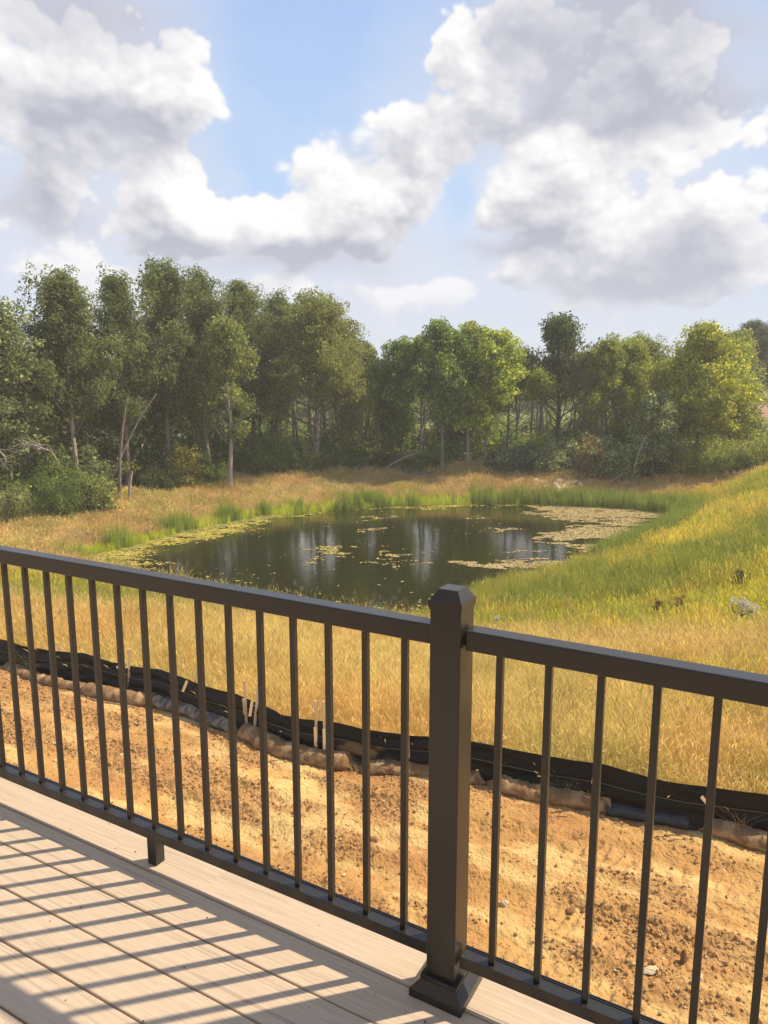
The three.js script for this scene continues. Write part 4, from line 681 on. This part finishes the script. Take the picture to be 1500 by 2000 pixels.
makeShrub('dense green bush where the grass slope meets the wood at the right', 25.3, -51.6, -1.8, 1.9, 'olive', 21);
makeShrub('bright green bush cut by the right edge at the top of the slope', 26.6, -50.6, -1.4, 1.8, 'lime', 22);
// bare dead trunks and boughs
function deadWood(name, label, cat, pts, bark = 'pale', twigs = 0, seed = 1) {
  const p0 = pts[0], t = thing(name, label, cat, [p0[0], p0[1], p0[2]]); const rel = pts.map((p) => [p[0] - p0[0], p[1] - p0[1], p[2] - p0[2], p[3]]);
  part('trunk', limb(rel, 8), BARK[bark], t); if (!twigs) return t; const r = rng(seed), l = [];
  for (let i = 0; i < twigs; i++) { const k = Math.min(rel.length - 2, Math.floor((0.35 + r() * 0.65) * (rel.length - 1))), f = r(), a = rel[k], b = rel[k + 1], s = [lerp(a[0], b[0], f), lerp(a[1], b[1], f), lerp(a[2], b[2], f)], L = 0.4 + r() * 0.9, d = [(r() - 0.5) * 2, r() * 1.1 - 0.55, (r() - 0.5) * 1.4]; l.push(limb([[...s, 0.016], [s[0] + d[0] * L * 0.5, s[1] + d[1] * L * 0.5 + 0.08, s[2] + d[2] * L * 0.5, 0.011], [s[0] + d[0] * L, s[1] + d[1] * L - 0.05, s[2] + d[2] * L, 0.005]], 4)); }
  part('twigs', mergeGeometries(l), BARK[bark], t).userData.kind = 'stuff'; return t;
}
const DEAD = [['leaning_trunk', 'long pale dead trunk leaning to the right at the wood edge', 'dead tree', [[-16.58,-5.6,-43,0.10],[-15.95,-3.7,-43.3,0.085],[-15.2,-1.9,-43.7,0.075],[-14.4,-0.3,-44.1,0.065],[-13.5,1.1,-44.6,0.05]], 'grey', 12, 2],
  ['dead_tree', 'tall bare upright trunk crossed by the leaning one', 'dead tree', [[-15.65,-5.6,-43.3,0.11],[-15.45,-2.76,-43.3,0.095],[-15.2,-0.97,-43.3,0.08],[-14.82,0.88,-43.3,0.045]], 'grey', 8, 4],
  ['dead_tree', 'short pale broken trunk right of the tall bare upright one', 'dead tree', [[-15.21,-5.6,-43.6,0.10],[-15.03,-4.15,-43.6,0.085],[-14.87,-3.39,-43.6,0.05]]],
  ['dead_bough', 'bare grey drooping bough with many twigs above the left bushes', 'dead branch', [[-17.5,-3.4,-40.6,0.06],[-17.75,-1.9,-39.6,0.05],[-18.5,-1.45,-39,0.04],[-19.05,-1.8,-38.8,0.02]], 'pale', 34, 3],
  ['dead_bough', 'bare twiggy bough cut by the left edge above the pale green bush', 'dead branch', [[-20.6,-1.9,-38.6,0.05],[-19.9,-1.6,-38.2,0.04],[-19.4,-2.1,-38,0.03],[-19.45,-2.6,-38,0.015]], 'pale', 14, 5],
  ['fallen_bough', 'bare fallen bough rising from the grass below the dip in the skyline', 'dead branch', [[-0.4,-5.4,-57.4,0.09],[0.6,-4.39,-57.2,0.07],[1.58,-3.87,-57,0.06],[2.5,-3.5,-56.8,0.03]], 'pale', 12, 7],
  ['broken_sapling', 'short pale broken stem standing in the grass left of the fallen bough', 'dead tree', [[-2.14,-5.6,-57,0.05],[-2.09,-4.72,-57,0.045],[-1.85,-4.45,-57,0.03]], 'pale', 8, 9],
  ['fallen_log', 'dark fallen log lying in the grass left of the straight grey walnut trunk', 'log', [[1.2,-4.95,-56.3,0.14],[3,-4.98,-56.2,0.13],[4.6,-5.0,-56.3,0.11]], 'dark', 5, 11],
  ['bent_stem', 'thin pale stem bent over to the right among the right hand bushes', 'dead branch', [[17.8,-5.2,-52.9,0.05],[18.0,-3.4,-52.7,0.045],[18.3,-2.4,-52.6,0.04],[18.9,-1.5,-52.6,0.02]], 'pale', 14, 13],
  ['fallen_bough', 'small pale broken bough lying at the grass edge right of the white stones', 'dead branch', [[15.9,-5.3,-52.6,0.05],[16.55,-4.9,-52.6,0.04],[17.1,-4.5,-52.6,0.02]], 'pale', 10, 15]];
for (const q of DEAD) deadWood(...q);
// the wood behind: more crowns, undergrowth and trunks that read as one mass
{
  const r = rng(606), can = [], und = [], tr = [];
  const skyline = [[-40, 7], [-24, 6.2], [-19, 7.2], [-14, 8.0], [-9, 7.4], [-6.5, 5.6], [-3, 4.0], [-1, 3.2], [2, 3.9], [8, 4.4], [13, 3.9], [20, 4.2], [27, 4.4], [34, 4.6], [50, 6]];
  const cap = (x) => { for (let i = 1; i < skyline.length; i++) if (x < skyline[i][0]) { const a = skyline[i - 1], b = skyline[i]; return lerp(a[1], b[1], (x - a[0]) / (b[0] - a[0])); } return 6; };
  const edgeZ = (x) => x < -12 ? -45 + (x + 17) * -2.0 : x < -4 ? lerp(-55, -60, (x + 12) / 8) : x < 12 ? -61 : x < 24 ? -59.5 : -58 + (x - 24) * -0.7;
  
  for (let k = 0; k < 1250; k++) {
    const x = -32 + r() * 68, z = edgeZ(x) - 2 - r() * 12, g = groundY(x, z), px = x * 55 / -z;
    if (x > 33 && z < -62) continue; if (x < -21 && z > -58 && x > -30 && r() < 0.55) continue;
    const top = cap(px) * (-z / 58) - 0.5 - r() * 1.4, y = lerp(g + 3.2, top, Math.pow(r(), 0.8)), L = 0.8 + r() * 0.9; if (y + L > top + 0.6) continue; if (opening(x, z) && y < 4.2 && y > -3.4) continue;
    lobe(can, r, x, y, z, L, L * (0.8 + r() * 0.4), L, 0.36, r() < 0.55 ? TONE.poplar : r() < 0.6 ? TONE.olive : TONE.walnut, 1.0, 1.7);
  }
  for (let k = 0; k < 900; k++) {
    const back = k > 560, x = -30 + r() * 64, z = edgeZ(x) - 0.5 - (back ? 12 + r() * 14 : Math.pow(r(), 1.4) * 16), g = groundY(x, z); if (x > 33 && z < -62) continue; if (x < -22 && x > -29 && z < -52 && r() < 0.7) continue;
    const L = 0.7 + r() * 0.9, y = g + L * 0.5 + r() * r() * (opening(x, z) && !back ? 1.2 : 3.6);
    lobe(und, r, x, y, z, L * 1.2, L * 0.8, L * 1.2, 0.42, r() < 0.2 ? TONE.dark : r() < 0.5 ? TONE.walnut : r() < 0.6 ? TONE.olive : TONE.lime, 0.9, 1.5);
  }
  const dist = []; for (let k = 0; k < 300; k++) { const x = -95 + r() * 200, z = -112 - r() * 14, L = 2.2 + r() * 1.6, y = -4.5 + r() * 7.2; lobe(dist, r, x, y, z, L * 1.4, L * 0.8, L, 0.1, TONE.walnut, 2.0, 3.2); }
  tag(instances('distant_thicket', SPRAY.broad, leafM, dist), 'distant low thicket seen through the gaps of the wood', 'thicket', null, 'stuff');
  const tg = limb([[0, 0, 0, 0.15], [0.05, 3, 0, 0.12], [-0.1, 6.5, 0.05, 0.09], [0.05, 10, 0, 0.04]], 7);
  for (let k = 0; k < 150; k++) { const x = -30 + r() * 64, z = edgeZ(x) - 1 - r() * 18; if (x > 32 && z < -62) continue; const s = 0.6 + r() * 0.7, t = 0.6 + r() * 0.7; tr.push({ m: mat4(x, groundY(x, z) - 0.2, z, (r() - 0.5) * 0.2, r() * 6, (r() - 0.5) * 0.24, s, 0.55 + r() * 0.2, s), c: [t, t, t] }); }
  tag(instances('woodland_crowns', SPRAY.broad, leafM, can), 'green crowns of the wood behind the front row of trees', 'woodland', null, 'stuff');
  tag(instances('undergrowth', SPRAY.broad, leafM, und), 'dark leafy undergrowth between the trunks of the wood', 'undergrowth', null, 'stuff');
  tag(instances('woodland_trunks', tg, BARK.grey, tr), 'grey trunks standing deep in the shade of the wood', 'woodland', null, 'stuff');
  console.log('wood', can.length, und.length);
}
// a pale house glimpsed through the trunks on the left
{
  const hx = -25.6, hz = -68, g = groundY(hx, hz), h = thing('house', 'pale house glimpsed between the trunks on the left', 'house', [hx, g, hz], 0.1);
  const wall = new THREE.MeshStandardMaterial({ color: lin(0.72, 0.60, 0.50), roughness: 0.9 }), roofM = new THREE.MeshStandardMaterial({ color: lin(0.10, 0.09, 0.085), roughness: 0.9 }), pane = new THREE.MeshStandardMaterial({ color: lin(0.03, 0.04, 0.05), roughness: 0.1 }), trim = new THREE.MeshStandardMaterial({ color: lin(0.75, 0.74, 0.72), roughness: 0.6 });
  part('wall', new THREE.BoxGeometry(7, 5.6, 6).translate(0, 2.8, 0), wall, h);
  const s = new THREE.Shape(); s.moveTo(-3.9, 0); s.lineTo(3.9, 0); s.lineTo(0, 2.6); const rg = new THREE.ExtrudeGeometry(s, { depth: 6.8, bevelEnabled: false }); rg.translate(0, 5.6, -3.4); part('roof', rg, roofM, h);
  for (const [x, y] of [[-2, 1.5], [1.6, 1.5], [-2, 4.1], [1.6, 4.1]]) { const w = part('window', new THREE.BoxGeometry(1.1, 1.4, 0.08).translate(x, y, 3.03), trim, h); part('pane', new THREE.BoxGeometry(0.94, 1.24, 0.04).translate(x, y, 3.06), pane, w); }
}
// ------------------------------------------------------------------ small things by the pond
{
  const r = rng(717);
  const stone = new THREE.MeshStandardMaterial({ color: lin(0.72, 0.68, 0.60), roughness: 0.95 }), brownS = new THREE.MeshStandardMaterial({ color: lin(0.30, 0.22, 0.16), roughness: 1 });
  const heap = (label, x0, x1, z0, z1, n, s0, s1, m) => { const l = []; for (let i = 0; i < n; i++) { const x = lerp(x0, x1, r()), z = lerp(z0, z1, r()), s = lerp(s0, s1, r() * r()), t = 0.7 + r() * 0.5; l.push({ m: mat4(x, groundY(x, z) + s * 0.5 + r() * s, z, r() * 6, r() * 6, r() * 6, s * 1.3, s * 0.7, s), c: [t, t, t] }); } tag(instances('stones', lump(33, 1, 0.5), m, l), label, 'stones', null, 'stuff'); };
  heap('white broken stones heaped on the far bank below the trees', 10.9, 14.0, -53.4, -51.9, 130, 0.1, 0.27, stone);
  heap('brown stones and driftwood at the near edge of the pond behind the post', 0.6, 2.1, -25.5, -24.7, 70, 0.03, 0.12, brownS);
  heap('brown stones lying in the hollow at the foot of the green slope', 6.0, 7.2, -22.1, -21.3, 60, 0.03, 0.1, brownS);
  // survey sign
  const sx = 3.38, sz = -21.4, sg = groundY(sx, sz), sign = thing('marker_sign', 'small white marker sign with a green emblem standing in the grass beside the post', 'sign', [sx, sg, sz], 0.1);
  part('stake', new THREE.BoxGeometry(0.02, 0.72, 0.012).translate(0, 0.3, 0), new THREE.MeshStandardMaterial({ color: lin(0.5, 0.5, 0.48), roughness: 0.6 }), sign);
  part('panel', new RoundedBoxGeometry(0.15, 0.17, 0.008, 2, 0.003).translate(0, 0.66, 0.012), new THREE.MeshStandardMaterial({ color: lin(0.78, 0.77, 0.70), roughness: 0.5 }), sign);
  const es = new THREE.Shape(); es.moveTo(-0.045, -0.03); es.lineTo(0.045, -0.03); es.lineTo(0.045, 0.0); es.lineTo(0.02, 0.03); es.lineTo(-0.01, 0.012); es.lineTo(-0.045, 0.01); part('emblem', new THREE.ExtrudeGeometry(es, { depth: 0.003, bevelEnabled: false }).translate(0, 0.63, 0.0165), new THREE.MeshStandardMaterial({ color: lin(0.06, 0.30, 0.06), roughness: 0.5 }), sign);
  // white flowered bush on the slope
  const plant = (name, label, cat, x, z, h, rad, stemC, headC, n, head, seed) => {
    const q = rng(seed), g = groundY(x, z) - 0.03, t = thing(name, label, cat, [x, g, z]), st = [], hd = [], lf = [];
    for (let i = 0; i < n; i++) { const a = q() * 6.28, b = Math.sqrt(q()) * rad, H = h * (0.6 + q() * 0.45), ex = Math.cos(a) * b, ez = Math.sin(a) * b; st.push(limb([[ex * 0.3, 0, ez * 0.3, 0.008], [ex * 0.7, H * 0.6, ez * 0.7, 0.006], [ex, H, ez, 0.003]], 4)); for (let k = 0; k < 3; k++) { const L = q() * 0.6 + 0.2; lf.push({ m: mat4(ex * L, H * L, ez * L, q() * 6, q() * 6, q() * 6, 0.3 + q() * 0.25), c: stemC.map((v) => v * (0.7 + q() * 0.6)) }); } for (let k = 0; k < head; k++) { const v = 0.8 + q() * 0.3; hd.push({ m: mat4(ex + (q() - 0.5) * 0.13, H + (q() - 0.7) * 0.16, ez + (q() - 0.5) * 0.13, q() * 6, q() * 6, q() * 6, 0.011 + q() * 0.013), c: headC.map((w) => w * v) }); } }
    const lm = new THREE.MeshStandardMaterial({ color: lin(...stemC), roughness: 0.9 }); part('stems', mergeGeometries(st), lm, t); instances('foliage', SPRAY.shrub, leafM, lf, t); if (head) instances('flowers', lump(seed, 0, 0.4), new THREE.MeshStandardMaterial({ color: 0xffffff, roughness: 0.9 }), hd, t);
  };
  plant('flowering_bush', 'bushy plant with white flower heads on the slope at the right edge', 'wild plant', 9.9, -19.6, 0.85, 0.42, [0.22, 0.25, 0.12], [0.66, 0.63, 0.54], 40, 15, 5);
  plant('dock_plant', 'dark red seeding dock plant at the foot of the green slope', 'wild plant', 8.35, -21.9, 0.8, 0.16, [0.20, 0.10, 0.05], [0.17, 0.055, 0.035], 7, 30, 6);
  plant('dock_plant', 'reddish dock plant right of the darker one on the slope', 'wild plant', 9.15, -22.0, 0.65, 0.16, [0.26, 0.17, 0.06], [0.30, 0.14, 0.06], 6, 24, 7);
  plant('broadleaf_weed', 'dark broad leaved weed clump high on the green slope at the right', 'wild plant', 11.6, -23.4, 0.8, 0.4, [0.07, 0.12, 0.03], [0, 0, 0], 22, 0, 8);
  plant('broadleaf_weed', 'leafy green weed clump in the hollow right of the marker sign', 'wild plant', 7.1, -22.6, 0.55, 0.5, [0.10, 0.15, 0.04], [0, 0, 0], 26, 0, 9);
  // dry weeds rooted at the foot of the silt fence
  const weed = (label, x, z, n, h, c, seed) => { const o = part('dry_weed', tuft(seed, n, 0.08, h * 0.5, h, 0.006, 0.9, 0.2, [[1, 1, 1], [0.8, 0.8, 0.7]]), new THREE.MeshPhysicalMaterial({ color: lin(...c), vertexColors: true, roughness: 0.9, transmission: 0.25, thickness: 0, side: THREE.DoubleSide })); o.position.set(x, groundY(x, z) + 0.05, z); tag(o, label, 'weed'); };
  weed('withered brown weed sprouting before the black fabric at the right edge', 4.62, -8.78, 34, 0.5, [0.42, 0.27, 0.13], 41);
  weed('green and straw weed sprouting behind the long tan filter sock', 2.5, -9.55, 40, 0.55, [0.20, 0.20, 0.08], 42);
  weed('straw coloured weed beside the torn end of the black filter sock', 2.85, -9.3, 18, 0.4, [0.36, 0.30, 0.14], 43);
  weed('pale grass tuft growing before the fabric at the left edge', -7.3, -14.5, 50, 0.5, [0.42, 0.40, 0.16], 44);
  weed('small straw tuft below the two middle stakes on the bare soil', -0.45, -10.32, 20, 0.16, [0.48, 0.36, 0.16], 45);
  // specks of leaf litter and a small ring lying on the deck
  const l = []; for (let i = 0; i < 46; i++) { const [x, z] = toWorld(-3 + r() * 2.6, -1.68 + r() * 0.9), s = 0.001 + r() * 0.0014; l.push({ m: mat4(x, 0.0012, z, r() * 0.4, r() * 6, r() * 0.4, s * (1 + r() * 1.5), s * 0.6, s), c: [0.06, 0.045, 0.03] }); }
  tag(instances('litter_specks', lump(71, 0, 0.5), new THREE.MeshStandardMaterial({ color: 0xffffff, roughness: 1 }), l), 'tiny dark specks of plant litter lying on the deck boards', 'litter', null, 'stuff');
  const [rx, rz] = toWorld(-0.985, -1.30), ring = part('washer', new THREE.TorusGeometry(0.0035, 0.0012, 8, 18).rotateX(-Math.PI / 2), new THREE.MeshStandardMaterial({ color: lin(0.8, 0.8, 0.78), roughness: 0.4 })); ring.position.set(rx, 0.0013, rz); tag(ring, 'tiny pale ring lying on the deck boards at the bottom of the picture', 'washer');
}
let tris = 0; scene.traverse((o) => { if (o.isMesh && !o.isInstancedMesh) tris += (o.geometry.index ? o.geometry.index.count : o.geometry.attributes.position.count) / 3; }); console.log('triangles', Math.round(tris));
renderer.render(scene, camera);
